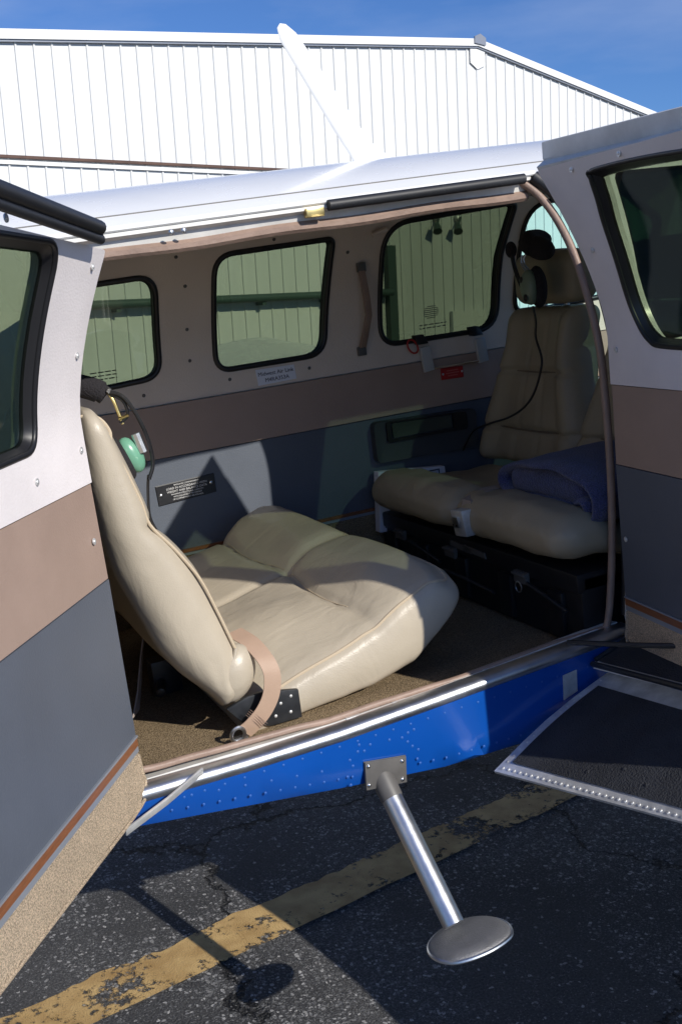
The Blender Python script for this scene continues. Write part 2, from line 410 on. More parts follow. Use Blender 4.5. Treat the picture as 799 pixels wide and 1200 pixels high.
def text(name, body, size, pos, xdir, ydir, m, parent, depth=.0006, align='CENTER', sx=1.):
    cu = bpy.data.curves.new(name, 'FONT'); cu.body = body; cu.size = size; cu.align_x = align; cu.align_y = 'CENTER'; cu.extrude = depth/2
    to = bpy.data.objects.new(name, cu); C.objects.link(to)
    dg = bpy.context.evaluated_depsgraph_get(); me = bpy.data.meshes.new_from_object(to.evaluated_get(dg))
    C.objects.unlink(to); bpy.data.objects.remove(to)
    X = Vector(xdir).normalized(); Y = Vector(ydir).normalized(); Z = X.cross(Y)
    mb = MB(); mb.add([Vector(pos)+X*v.co.x*sx+Y*v.co.y+Z*v.co.z for v in me.vertices], [tuple(p.vertices) for p in me.polygons])
    return obj(name, mb, m, parent, smooth=0)

def lerp(a, b, t): return a+(b-a)*t
def sm(a, b, x):
    t = max(0, min(1, (x-a)/(b-a))); return t*t*(3-2*t)
def interp(tab, x):
    if x <= tab[0][0]: return tab[0][1]
    for (a, va), (b, vb) in zip(tab, tab[1:]):
        if x <= b: return va+(vb-va)*(x-a)/(b-a)
    return tab[-1][1]
def wob(p, s, a, seed=0.): return a*noise.noise(Vector(p)*s+Vector((seed, seed*1.7, 0)))

# ------------------------------------------------------------------ world, sun, camera
S = bpy.context.scene
w = bpy.data.worlds.new('World'); S.world = w; w.use_nodes = True
nt = w.node_tree; n = nt.nodes; l = nt.links; bg = n['Background']
SUN = Vector((.285, -.815, .515)).normalized()
sky = n.new('ShaderNodeTexSky'); sky.sky_type = 'NISHITA'; sky.sun_disc = False
sky.sun_elevation = math.asin(SUN.z); sky.sun_rotation = math.atan2(SUN.x, SUN.y); sky.air_density = 1.0; sky.dust_density = .1; sky.ozone_density = 4
tc = n.new('ShaderNodeTexCoord'); mp = n.new('ShaderNodeMapping'); mp.inputs['Scale'].default_value = (1.2, 1.2, 5); mp.inputs['Rotation'].default_value = (0, .3, .5)
l.new(tc.outputs['Generated'], mp.inputs[0])
cz = n.new('ShaderNodeTexNoise'); cz.inputs['Scale'].default_value = 2.4; cz.inputs['Detail'].default_value = 8; cz.inputs['Roughness'].default_value = .55; l.new(mp.outputs[0], cz.inputs['Vector'])
cr = n.new('ShaderNodeValToRGB'); cr.color_ramp.elements[0].position = .43; cr.color_ramp.elements[1].position = .9; cr.color_ramp.elements[1].color = (.55, .55, .55, 1); l.new(cz.outputs['Fac'], cr.inputs[0])
mx = n.new('ShaderNodeMixRGB'); mx.inputs[2].default_value = (6.0, 7.4, 11., 1); l.new(cr.outputs[0], mx.inputs[0]); tint = n.new('ShaderNodeMixRGB'); tint.blend_type = 'MULTIPLY'; tint.inputs[0].default_value = 1; tint.inputs[2].default_value = (.70, 1.0, 1.52, 1); l.new(sky.outputs[0], tint.inputs[1]); l.new(tint.outputs[0], mx.inputs[1])
l.new(mx.outputs[0], bg.inputs['Color']); bg.inputs['Strength'].default_value = .065
sl = bpy.data.lights.new('sun', 'SUN'); sl.energy = 4.2; sl.angle = radians(.53); sl.color = (1, .95, .86)
so = bpy.data.objects.new('sun', sl); C.objects.link(so); so.rotation_euler = SUN.to_track_quat('Z', 'Y').to_euler(); so.location = (0, 0, 10)

cam = bpy.data.cameras.new('camera'); co = bpy.data.objects.new('camera', cam); C.objects.link(co); S.camera = co
cam.sensor_width = 36; cam.sensor_fit = 'AUTO'; cam.lens = 36*1260/1200; cam.clip_start = .05; cam.clip_end = 3000
Rr = ((0.9084676, 0.1250268, -0.3988168), (-0.4144874, 0.1468389, -0.8981306), (-0.0537286, 0.9812271, 0.1852204))
co.matrix_world = Matrix.Translation((0, 0, EYE)) @ Matrix(Rr).to_4x4()
S.view_settings.view_transform = 'Standard'; S.view_settings.look = 'None'; S.view_settings.gamma = 1; S.view_settings.use_curve_mapping = False
S.view_settings.exposure = 0.17

# ------------------------------------------------------------------ ground
g = MB(); g.grid([[Vector((x, y, 0)) for y in (-600, -60, -8, 0, 8, 60, 600)] for x in (-600, -60, -8, 0, 8, 60, 600)])
obj('ground', g, M['asphalt'], kind='structure')
# yellow taxi line, worn edges
yl = MB(); rows = []
d = Vector((1, .232, 0)).normalized(); pn = Vector((-d.y, d.x, 0)); o0 = Vector((.3, 2.455, .004))
N = 900
for i in range(N+1):
    s = lerp(-6, 12, i/N); wv = .083
    a = wob((s*5, 1, 0), 1, .026)+wob((s*22, 4, 0), 1, .018)+wob((s*60, 4, 0), 1, .006)
    b = wob((s*6, 9, 0), 1, .006)+wob((s*50, 7, 0), 1, .004)
    rows.append([o0+d*s+pn*(-wv+b), o0+d*s, o0+d*s+pn*(wv+a)])
yl.grid(rows); obj('painted_line', yl, M['yellow'], kind='structure')

# ------------------------------------------------------------------ hangar shed behind
WN = Vector((.267, -.9637, 0)); WD = Vector((.9637, .267, 0)); DP = 16.57
def wp(s, h, out=0.): return WD*s - WN*(DP-out) + Vector((0, 0, h))
shed = thing('hangar', 'large white ribbed metal hangar behind the airplane', 'building', wp(14, 0), IDENT)
top = [(-8, 4.3), (18.0, 6.96), (29, 5.2)]
def toph(s): return interp(top, s)
# eave positions read from the gable: left slope .09, right slope .16
top = [(-8, 4.50), (7.4, 5.96), (18.0, 6.96), (29.5, 5.12)]
wl = MB(); SP = .305; k0 = -38
s = 7.65+SP*k0
while s < 29.4:
    e = min(s+SP, 29.5); wl.add([wp(s, 0), wp(e, 0), wp(e, toph(e)), wp(s, toph(s))], [(0, 1, 2, 3)])
    wr, dr = .013, .024
    lo = 0
    prof = [(-wr*1.6, 0.001), (-wr, dr), (wr, dr), (wr*1.6, .001)]
    wl.add([wp(s+a, 0, b) for a, b in prof]+[wp(s+a, toph(s)-.01, b) for a, b in prof], [(0, 1, 5, 4), (1, 2, 6, 5), (2, 3, 7, 6)])
    s += SP
obj('wall', wl, M['shed'], shed, smooth=0)
b = MB()   # side walls and back close the building
for s_ in (-8, 29.5): b.add([wp(s_, 0), wp(s_, toph(s_)), wp(s_, toph(s_), -20), wp(s_, 0, -20)], [(0, 1, 2, 3)])
b.add([wp(-8, 0, -20), wp(29.5, 0, -20), wp(29.5, 5.1, -20), wp(18, 6.9, -20), wp(-8, 4.4, -20)], [(0, 1, 2, 3, 4)])
obj('side_wall', b, M['shed'], shed, smooth=0)
rf = MB()
for (a, ha), (c, hc) in ((top[0], top[2]), (top[2], top[3])):
    rf.hexa([wp(a, ha+.02, .0), wp(c, hc+.02, .0), wp(c, hc+.02, -20), wp(a, ha+.02, -20), wp(a, ha+.1, .0), wp(c, hc+.1, .0), wp(c, hc+.1, -20), wp(a, ha+.1, -20)])
obj('roof', rf, M['shed_trim'], shed, smooth=0)
for (a, ha), (c, hc) in ((top[0], top[2]), (top[2], top[3])):
    f = MB(); f.hexa([wp(a, ha, .002), wp(c, hc, .002), wp(c, hc, .10), wp(a, ha, .10), wp(a, ha+.145, .002), wp(c, hc+.145, .002), wp(c, hc+.145, .10), wp(a, ha+.145, .10)])
    obj('roof_edge_trim', f, M['shed_trim'], shed, smooth=0)
    f = MB(); f.hexa([wp(a, ha-.035, .03), wp(c, hc-.035, .03), wp(c, hc-.035, .07), wp(a, ha-.035, .07), wp(a, ha-.002, .03), wp(c, hc-.002, .03), wp(c, hc-.002, .07), wp(a, ha-.002, .07)])
    obj('drip_edge', f, M['grey_strip'], shed, smooth=0)
f = MB(); f.prism([wp(17.86, 7.0, .103), wp(18.2, 6.98, .103), wp(18.2, 7.13, .103), wp(18.03, 7.2, .103), wp(17.86, 7.13, .103)], WN*.03)
obj('ridge_cap', f, M['grey_strip'], shed, smooth=0)
f = MB(); f.prism([wp(17.8, 6.9, .03), wp(18.0, 6.92, .03), wp(18.25, 6.9, .03), wp(18.25, 6.6, .03), wp(18.02, 6.5, .03), wp(17.8, 6.62, .03)], WN*.012)
obj('ridge_plate', f, M['shed_trim'], shed, smooth=0)
f = MB(); f.box((0, 0, 0), (1, 1, 1)); f.v = [wp(lerp(-8, 12.85, v.x), lerp(4.22, 4.265, v.z), lerp(.024, .075, v.y)) for v in f.v]
obj('flashing', f, M['rust'], shed, smooth=0)
f = MB(); f.box((0, 0, 0), (1, 1, 1)); f.v = [wp(lerp(-8, 12.7, v.x), lerp(4.13, 4.19, v.z), lerp(.024, .05, v.y)) for v in f.v]
obj('flashing', f, M['shed_trim'], shed, smooth=0)
f = MB(); f.tube([wp(-8, 1.93, .22), wp(15.1, 1.93, .22)], .075, 12); obj('pipe', f, M['pipe'], shed)
for s_ in (2.5, 5.6, 8.9, 10.6, 11.9, 13.4, 14.7):
    f = MB(); f.box((0, 0, 0), (1, 1, 1)); f.v = [wp(s_+lerp(-.04, .04, v.x), lerp(1.80, 1.90, v.z), lerp(.0, .22, v.y)) for v in f.v]; obj('pipe_bracket', f, M['pipe'], shed, smooth=0)
f = MB(); f.box((0, 0, 0), (1, 1, 1)); f.v = [wp(lerp(15.1, 15.32, v.x), lerp(0, 2.86, v.z), lerp(.024, .14, v.y)) for v in f.v]; obj('door_jamb', f, M['pipe'], shed, smooth=0)
f = MB(); f.box((0, 0, 0), (1, 1, 1)); f.v = [wp(lerp(16.95, 18.0, v.x), lerp(.7, 1.47, v.z), lerp(.024, .10, v.y)) for v in f.v]; obj('service_panel', f, M['shed_trim'], shed, smooth=0)
for s_, dx in ((16.6, -.25), (17.25, -.3)):
    f = MB(); f.tube([wp(s_, 3.42, .0), wp(s_, 3.42, .14), wp(s_+dx*.5, 3.27, .2)], .022, 8); f.tube([wp(s_+dx*.5, 3.28, .18), wp(s_+dx*.8, 3.12, .28)], [.06, .10], 14)
    lamp = obj('floodlight', f, M['pipe'], shed)
    q = MB(); q.ell(wp(s_, 3.42, .05), (WD*.09, Vector((0, 0, .09)), WN*.06), 12, 8); obj('lamp_base', q, M['alu_dull'], lamp)

# ------------------------------------------------------------------ airplane body shapes (aircraft frame)
Y0, Y1, YC = 1.93, 3.07, 2.5
def oz(z):
    if z > -.2: return .138*((z+.2)/.36)**1.5 if z <= .2 else .138*(.4/.36)**1.5
    return 0.
def zt(x): return .148+.035*(x-1.0)            # cant-rail height
def zc(x): return .262+.026*(min(x, 2.2)-1.3)            # roof crown
def zb(x): return interp([(-1.6, -.72), (-.4, -.90), (.3, -.985), (.75, -1.046), (1.0, -1.075), (1.6, -1.09), (3., -1.08), (4.6, -.85)], x)
def taper(x): return .10*max(0, -(x-.1))**1.2*.6+(.30*max(0, x-2.6)**1.3*.5)
def sideS(x, z, d=0.):        # d>0 goes into the cabin
    return Vector((x, Y0+taper(x)+oz(z)+d, z))
def sideP(x, z, d=0.):
    return Vector((x, Y1-taper(x)-oz(z)-d, z))
def roofp(x, t, d=0.):        # t 0..1 starboard rail to port rail
    a = abs(2*t-1); zr = zt(x); y0 = Y0+taper(x)+oz(zr)
    z = zr+(zc(x)-zr)*(1-a**2.3)-d
    y = lerp(y0, 2*YC-y0, t); y = y+(d if t < .5 else -d)*a**4
    return Vector((x, y, z))

plane = thing('airplane', 'white and blue light airplane with its cabin doors open', 'airplane', (1.0, YC, -EYE))

# window outlines (x, z)
W1 = rpoly([(.37, .045), (.80, .058), (.795, -.222), (.37, -.245)], [.06, .055, .06, .06])
W2 = rpoly([(.972, .092), (1.335, .103), (1.312, -.23), (.962, -.232)], [.06, .02, .07, .045])
W3 = rpoly([(1.50, .125), (1.955, .150), (1.93, .0), (1.935, -.232), (1.505, -.232)], [.09, .02, .1, .085, .06])
W4 = rpoly([(2.0, .155), (2.45, .14), (2.80, -.15), (2.0, -.2)], [.09, .06, .05, .05])
W0 = rpoly([(-.75, .02), (.22, .045), (.22, -.22), (-.5, -.22)], [.05, .05, .05, .1])
WS3 = rpoly([(1.66, .125), (2.3, .15), (2.72, -.15), (1.70, -.225)], [.09, .06, .06, .08])

WF = rpoly([(1.655, .152), (2.35, .15), (2.5, .05), (2.5, -.19), (1.63, -.236), (1.62, -.10)], [.03, .05, .06, .06, .07, .05])
# outer skins
def zline(x): return zt(x)
XS = [i*.1 for i in range(-16, 27)]
up_out = [(x, -.91) for x in (-1.6, 2.6)]
port_out = [(-1.6, -.60), (2.6, -.60)]+[(x, zt(x)) for x in reversed(XS)]
obj('side_skin', sheet(port_out, [W0, W1, W2, W3, W4] if False else [W0, W1, W2, W3, rpoly([(2.0, .145), (2.4, .14), (2.56, .05), (2.56, -.17), (2.0, -.2)], [.09, .05, .05, .05, .05])], sideP, .07, 0, .012), M['white_paint'], plane)
W4 = rpoly([(2.0, .145), (2.4, .14), (2.56, .05), (2.56, -.17), (2.0, -.2)], [.09, .05, .05, .05, .05])
port_low = [(-1.6, -.60), (2.6, -.60)]+[(x, zb(x)) for x in reversed(XS)]
obj('lower_skin', sheet(port_low, [], sideP, .09, 0, .012), M['blue_paint'], plane)
aft_out = [(-1.6, -.90), (.338, -.90), (.338, .04), (.36, zt(.36))]+[(x, zt(x)) for x in reversed(XS) if x < .3]
obj('side_skin', sheet(aft_out, [], sideS, .07, 0, .012), M['white_paint'], plane)
POST = [(1.43, .158), (1.468, .115), (1.492, .05), (1.504, -.045), (1.512, -.197), (1.522, -.33), (1.522, -.526), (1.510, -.705), (1.498, -.85)]
FS = [(x+.022, z) for x, z in POST]
fwd_out = [(1.52, -.90), (2.6, -.90)]+[(x, zt(x)) for x in reversed(XS) if x > 1.46]+FS
obj('side_skin', sheet(fwd_out, [WF], sideS, .06, 0, .012), M['white_paint'], plane)
# blue lower skin with rivets
low = [(x, zb(x)) for x in XS]+[(2.6, -.90), (1.54, -.90), (1.5, -.893)]+[(x, interp([(.34, -.931), (.56, -.935), (.76, -.933), (1.0, -.922), (1.5, -.895)], x)) for x in (1.4, 1.2, 1.0, .8, .6, .345)]+[(.33, -.90), (-1.6, -.90)]
blue = sheet(low, [], lambda x, z, d: sideS(x, z, d)+Vector((0, .012*max(0, (zb(x)+.012-z)/.012)**2, 0)), .05, 0, .012)
rvb = MB()
def rivet(x, z, r=.003): rvb.dome(sideS(x, z, -.0003), (0, -1, .1), r, .22, 8, 2)
for i in range(44):
    x = .2+i*.032
    if not (.795 < x < .905): rivet(x, zb(x)+.026, .0029)
for i in range(7):
    x = .38+i*.055; rivet(x, zb(x)+.050)
for x, z in ((.775, -.985), (.78, -1.0), (.795, -.972), (.81, -.975), (.825, -.965), (.87, -.968), (.90, -.972), (.912, -.985), (.922, -.998), (.935, -1.01), (.765, -1.02), (.93, -1.03), (.77, -1.04), (.915, -.965), (.93, -.962), (.80, -.958)): rivet(x, z, .0033)
for i in range(26): rivet(.42+i*.042, -.953+.012*i/26, .0028)
blue.add(rvb.v, rvb.f); lsk = obj('lower_skin', blue, M['blue_paint'], plane)
lsk.data.materials.append(M['blue_rivet'])
for p in lsk.data.polygons:
    if p.area < 2.2e-5: p.material_index = 1
bl = MB(); bl.grid([[Vector((x, lerp(Y0+taper(x)+.02, Y1-taper(x)-.02, t), zb(x)-.05*(1-(2*t-1)**2))) for t in [i/8 for i in range(9)]] for x in XS]); obj('belly', bl, M['blue_paint'], plane)
ro = MB(); ro.grid([[roofp(x, i/28) for i in range(29)] for x in [-1.6+.07*k for k in range(60)]]); obj('roof', ro, M['white_paint'], plane)
# gutter line: thin lip below the roof sheet and the worn door jamb under it
lip = MB()
lip.tube([roofp(x, .012)+Vector((0, -.006, -.004)) for x in [.1+.05*k for k in range(28)]], .006, 8); obj('drip_rail', lip, M['white_paint'], plane)
sm2 = MB(); sm2.tube([roofp(x, .062)+Vector((0, 0, .0004)) for x in [-.2+.05*k for k in range(54)]], .0016, 6); obj('roof_seam', sm2, M['steel_grey'], plane)
jb = MB(); rows = []
for x in [.33+.03*k for k in range(38)]:
    z = zt(x); y = Y0+oz(z)
    rows.append([Vector((x, y+.006, z+.006)), Vector((x, y+.004, z-.012)), Vector((x, y+.022, z-.018)), Vector((x, y+.026, z-.034)), Vector((x, y+.05, z-.038))])
jb.grid(rows); obj('door_header', jb, M['jamb_paint'], plane)
ht = MB(); ht.tube([Vector((x, Y0+oz(zt(x))+.03, zt(x)-.042+.002*sin(x*17))) for x in [.33+.03*k for k in range(38)]], .012, 8); obj('header_trim', ht, M['brown_trim'], plane)
ht = MB(); ht.tube([Vector((x, Y0+oz(zt(x))-.004, zt(x)-.008)) for x in [.935+.03*k for k in range(17)]], [.0115]*17, 10); obj('header_seal', ht, M['rubber'], plane, smooth=50)
b = MB(); b.box((.885, Y0+oz(.14)-.002, .118), (.925, Y0+oz(.14)+.015, .136)); obj('strike_plate', b, M['brass'], plane, bevel=.002)
for x in (.60, .625):
    b = MB(); b.dome((x, Y0+oz(.12)+.004, zt(x)-.018), (0, -1, -.2), .006); obj('screw', b, M['alu'], plane)
b = MB(); b.box((1.33, Y0+oz(.15)+.03, .112), (1.44, Y0+oz(.15)+.045, .128)); obj('door_latch', b, M['black'], plane, bevel=.003)
# nose and windshield, tail cone
ns = MB(); rows = []
for x in [2.60+.1*k for k in range(23)]:
    k = (x-2.6)/2.2; hw = .57-.02-.25*k**1.6; ztop = -.26-.16*k; zbo = lerp(-1.08, -.85, k)
    row = []
    for j in range(25):
        a = pi*2*j/24; cx_ = abs(cos(a))**.75*(1 if cos(a) >= 0 else -1); sx_ = abs(sin(a))**.75*(1 if sin(a) >= 0 else -1)
        row.append(Vector((x, YC+hw*cx_, lerp(zbo, ztop, .5+.5*sx_))))
    rows.append(row)
rows.append([Vector((4.85, YC, -.72))]*25)
ns.grid(rows); obj('nose_cowling', ns, M['white_paint'], plane)
ws = MB(); ws.grid([[roofp(2.53, i/16)*(1-k/8)+(Vector((3.15, YC+.5*(2*i/16-1), -.27-.03*(2*i/16-1)**2)))*(k/8)+Vector((0, 0, .10*sin(pi*k/8))) for i in range(17)] for k in range(9)]); obj('windshield', ws, M['glass_clear'], plane)
tl = MB(); rows = []
for x in [-1.6-.3*k for k in range(12)]:
    k = (-1.6-x)/3.3; hw = lerp(.41, .06, k); row = []
    for j in range(25):
        a = 2*pi*j/24; row.append(Vector((x, YC+hw*cos(a), lerp(lerp(-.72, -.25, k), lerp(.17, .0, k), .5+.5*sin(a)))))
    rows.append(row)
tl.grid(rows); obj('tail_cone', tl, M['white_paint'], plane)
# propeller blade-like antenna on the roof
an = MB(); rows = []
for k in range(15):
    t = k/14
    c = Vector((lerp(1.262, 1.072, t)+.012*(1-t)**6, YC-.0, lerp(.252, .583, t)))
    ch = lerp(.034, .021, t)+.018*max(0, 1-t*7)**2; th = lerp(.0085, .004, t)+.010*max(0, 1-t*8)**2
    if k == 14: ch *= .55; th *= .5
    rows.append([c+Vector((ch*cos(a)*(1 if True else 1), th*sin(a), ch*.35*cos(a))) for a in [2*pi*j/14 for j in range(15)]])
rows.append([sum(rows[-1][:-1], Vector())/14+Vector((-.003, 0, .006))]*15)
an.grid(rows); obj('antenna', an, M['white_paint'], plane)

# interior lining
def band(name, z0, z1, m, d, x0=-.5, x1=2.6):
    return obj(name, sheet([(x0, z0), (x1, z0), (x1, z1), (x0, z1)], [], sideP, .12, d, d+.006), m, plane)
xs2 = [i*.1 for i in range(-5, 27)]
upo = [(-.5, -.306), (2.6, -.294)]+[(x, zt(x)-.0) for x in reversed(xs2)]
upp = sheet(upo, [grow(W1, .004), grow(W2, .004), grow(W3, .004), grow(W4, .004)], sideP, .05, .03, .036); obj('upper_wall_panel', upp, M['wall_trim'], plane)
obj('belt_panel', sheet([(-.5, -.458), (2.6, -.446), (2.6, -.297), (-.5, -.309)], [], sideP, .12, .034, .044), M['tan'], plane, bevel=.0)
obj('lower_wall_panel', sheet([(-.5, -.733), (2.6, -.733), (2.6, -.449), (-.5, -.461)], [], sideP, .12, .026, .036), M['slate'], plane)
obj('trim_strip', sheet([(-.5, -.742), (2.6, -.742), (2.6, -.733), (-.5, -.733)], [], sideP, .2, .034, .046), M['wood'], plane)
obj('trim_strip', sheet([(-.5, -.752), (2.6, -.752), (2.6, -.7425), (-.5, -.7425)], [], sideP, .2, .034, .042), M['grey_strip'], plane)
obj('kick_panel', sheet([(-.5, -.94), (2.6, -.94), (2.6, -.7525), (-.5, -.7525)], [], sideP, .12, .03, .038), M['floor_carpet'], plane)
hl = MB(); hl.grid([[roofp(x, lerp(.03, .97, i/24), .036)+Vector((0, 0, wob((x*3, i*.15, 0), 1, .004))) for i in range(25)] for x in [-.5+.06*k for k in range(52)]]); obj('headliner', hl, M['wall_trim'], plane)
cv = MB(); cv.grid([[lerp(sideP(x, zt(x)-.012, .034), roofp(x, .955, .04), t)+Vector((0, -.012*sin(pi*t), -.012*sin(pi*t))) for t in (0, .25, .5, .75, 1)] for x in [-.5+.06*k for k in range(52)]]); obj('headliner_cove', cv, M['wall_trim'], plane)
fl = MB(); fl.grid([[Vector((x, y, -.93)) for y in [1.965+.0915*i for i in range(13)]] for x in [-.5+.1*k for k in range(34)]]); obj('floor_carpet', fl, M['floor_carpet'], plane)
bk = MB(); bk.box((-.52, 1.97, -.93), (-.5, 3.03, .22)); obj('rear_bulkhead', bk, M['wall_trim'], plane)
pn_ = MB(); pn_.box((2.78, 1.99, -.93), (2.83, 3.01, -.24)); obj('instrument_panel', pn_, M['dark'], plane, bevel=.01)
# starboard lining beside and behind the opening
obj('side_lining', sheet([(-.5, -.93), (.325, -.93), (.325, .10), (-.5, .08)], [], sideS, .1, .03, .036), M['wall_trim'], plane)
obj('side_lining', sheet([(1.56, -.93), (2.6, -.93), (2.6, .165), (1.54, .165), (1.555, 0)], [WF], sideS, .08, .035, .041), M['slate'], plane)

# windows: gasket with a pane as sub-part
def window(outline, m, side=sideP, r=.0085, paned=.012, name='window', ring=.03):
    gk = MB()
    pts = dense(outline, .015)
    gk.tube([side(p.x, p.y, .036) for p in pts], r, 10, closed=True)
    inn = grow(pts, -.006)
    k = len(pts); ov = [side(p.x, p.y, .03) for p in pts]; iv = [side(p.x, p.y, .004) for p in inn]
    gk.add(ov+iv, [(i, (i+1) % k, (i+1) % k+k, i+k) for i in range(k)])
    wobj = obj(name, gk, M['gasket'], plane, smooth=60)
    pane = sheet(outline, [], side, .08, .006, .009); obj('pane', pane, m, wobj)
    return wobj
for o_, m_ in ((W0, M['glass']), (W1, M['glass']), (W2, M['glass']), (W3, M['glass_mid']), (W4, M['glass_clear'])): win = window(o_, m_); 
window(WF, M['glass_dark'], sideS, .008)
# window markings etched low on the panes
def dash_block(x0, z0, rows_, wdt, parent=plane):
    mb = MB()
    for j in range(rows_):
        x = x0
        while x < x0+wdt:
            lw = random.uniform(.008, .02); z = z0-j*.010
            mb.add([sideP(x, z, .0115), sideP(min(x+lw, x0+wdt), z, .0115), sideP(min(x+lw, x0+wdt), z+.0032, .0115), sideP(x, z+.0032, .0115)], [(0, 1, 2, 3)]); x += lw+.004
    obj('window_marking', mb, M['dark_print'], parent, smooth=0)
dash_block(.60, -.188, 3, .075); dash_block(1.655, -.192, 2, .10)
ck = MB()
for j in range(7):
    hwid = .028*sqrt(max(0, 1-((j-3)/3.6)**2)); z = -.135-j*.006
    ck.add([sideP(1.70-hwid, z, .0115), sideP(1.70+hwid, z, .0115), sideP(1.70+hwid, z+.0022, .0115), sideP(1.70-hwid, z+.0022, .0115)], [(0, 1, 2, 3)])
obj('window_marking', ck, M['dark_print'], plane, smooth=0)
# snap studs on the lining
for x, z in ((.992, .073+.055), (1.148, .118), (.885, .02), (.885, -.10), (.885, -.19), (.736, -.268), (.997, -.261), (1.252, -.265), (.86, .10), (1.045, .128), (1.301, .138), (1.385, .06)):
    s_ = MB(); s_.dome(sideP(x, z, .0365), (0, -1, -.15), .0055, .5); obj('snap_stud', s_, M['steel_grey'], plane)
for x, z in ((1.475, .10),):
    s_ = MB(); s_.tube([sideP(x-.02, z, .05), sideP(x+.025, z+.012, .05)], .008, 8); obj('coat_hook', s_, M['wall_trim'], plane)

# grab strap
gs = MB(); gs.strip([(sideP(x, z, d), (1, 0, 0)) for x, z, d in ((1.427, .02, .045), (1.427, -.01, .062), (1.434, -.08, .085), (1.440, -.13, .088), (1.434, -.19, .072), (1.43, -.235, .046))], .022, .006)
strap = obj('grab_strap', gs, M['brown_trim'], plane, bevel=.001)
for z in (.012, -.238):
    b = MB(); c = sideP(1.428, z, .048); b.box(c-Vector((.014, .006, .014)), c+Vector((.014, .006, .014))); obj('strap_end', b, M['steel_grey'], strap, bevel=.003)

# taped paper label under the window
def plate(name, corners, m, d0=.0365, d1=.0385, bev=0.):
    mb = MB(); mb.add([sideP(x, z, d0) for x, z in corners]+[sideP(x, z, d1) for x, z in corners], [(0, 1, 2, 3), (4, 5, 6, 7), (0, 1, 5, 4), (1, 2, 6, 5), (2, 3, 7, 6), (3, 0, 4, 7)])
    return obj(name, mb, m, plane, smooth=0, bevel=bev)
lab = plate('paper_label', [(1.082, -.2935), (1.206, -.2895), (1.203, -.2465), (1.079, -.2455)], M['paper'], .037, .038)
lab['label'] = 'white paper label taped below the middle window'
text('label_text', 'Midwest Air Link', .0165, sideP(1.142, -.2605, .0386), (1, 0, .012), (0, 0, 1), M['dark_print'], lab)
text('label_text', 'M4RA353A', .0165, sideP(1.144, -.2795, .0386), (1, 0, .02), (0, 0, 1), M['dark_print'], lab)
# load placard
pl = plate('load_placard', [(.728, -.591), (.905, -.581), (.905, -.526), (.726, -.533)], M['black'], .0365, .040, .001)
for i, (t, sz) in enumerate((('BAGGAGE COMPARTMENT', .0062), ('LOAD IN ACCORDANCE WITH', .0088), ('WEIGHT AND BALANCE DATA', .0088), ('MAXIMUM STRUCTURAL CAPACITY', .0062), ('WITH EQUIPMENT OR WEIGHT', .0062), ('OF COMPARTMENT 400 POUNDS', .0062))):
    text('placard_text', t, sz, sideP(.818, [-.5365, -.5455, -.555, -.5635, -.571, -.5785][i], .0405), (1, 0, .02), (0, 0, 1), M['white_print'], pl)
for x, z in ((.738, -.561), (.893, -.551)):
    s_ = MB(); s_.dome(sideP(x, z, .0395), (0, -1, 0), .006, .45); obj('screw', s_, M['alu'], pl)
# armrest recess
ar = sheet(rpoly([(1.43, -.59), (1.80, -.60), (1.80, -.475), (1.43, -.462)], .02), [], sideP, .06, .037, .066)
arm = obj('armrest_panel', ar, M['dark_slate'], plane, bevel=.006)
obj('recess_lid', sheet(rpoly([(1.49, -.519), (1.702, -.519), (1.702, -.481), (1.49, -.473)], .006), [], sideP, .05, .067, .073), M['recess'], arm, bevel=.001)
obj('recess_rim', sheet(rpoly([(1.47, -.53), (1.76, -.535), (1.76, -.478), (1.47, -.465)], .01), [rpoly([(1.484, -.524), (1.71, -.524), (1.71, -.478), (1.484, -.469)], .006)], sideP, .05, .0665, .075), M['black'], arm)
# emergency exit latches
for x in (1.632, 1.834):
    b = MB(); a0 = sideP(x-.012, -.238, .05); 
    b.hexa([sideP(x-.016, -.245, .037), sideP(x+.02, -.245, .037), sideP(x+.02, -.245, .07), sideP(x-.016, -.245, .07), sideP(x-.024, -.215, .037), sideP(x+.010, -.215, .037), sideP(x+.010, -.215, .06), sideP(x-.024, -.215, .06)])
    lt_ = obj('exit_latch', b, M['black'], plane, bevel=.003)
    b = MB(); b.hexa([sideP(x+.0, -.335, .05), sideP(x+.036, -.33, .05), sideP(x+.036, -.33, .062), sideP(x+.0, -.335, .062), sideP(x-.012, -.255, .058), sideP(x+.022, -.252, .058), sideP(x+.022, -.252, .072), sideP(x-.012, -.255, .072)])
    obj('handle', b, M['latch'], lt_, bevel=.002)
b = MB(); b.tube([sideP(1.665, -.327, .056), sideP(1.835, -.327, .056)], .004, 8); obj('latch_bar', b, M['chrome'], plane)
rp_ = plate('exit_placard', [(1.698, -.368), (1.778, -.370), (1.778, -.335), (1.698, -.333)], M['red'], .045, .049, .001)
rp_['label'] = 'small red exit placard between two latches'
for i, wd_ in enumerate((.042, .05, .036)):
    b = MB(); z = -.3425-i*.008; b.box(sideP(1.738-wd_/2, z-.0016, .0495), sideP(1.738+wd_/2, z+.0016, .0492)); obj('placard_text', b, mat('faded red lettering', (.55, .12, .1), .6) if i == 0 else bpy.data.materials['faded red lettering'], rp_, smooth=0)
for x in (1.703, 1.773):
    s_ = MB(); s_.dome(sideP(x, -.351, .049), (0, -1, 0), .004); obj('screw', s_, M['alu'], rp_)
b = MB(); cc = sideP(1.602, -.248, .05); b.tube([cc+Vector((.017*cos(a)-.006*sin(a), -.004, .022*sin(a))) for a in [2*pi*i/16 for i in range(16)]], .003, 8, closed=True); obj('pull_ring', b, M['red'], plane)

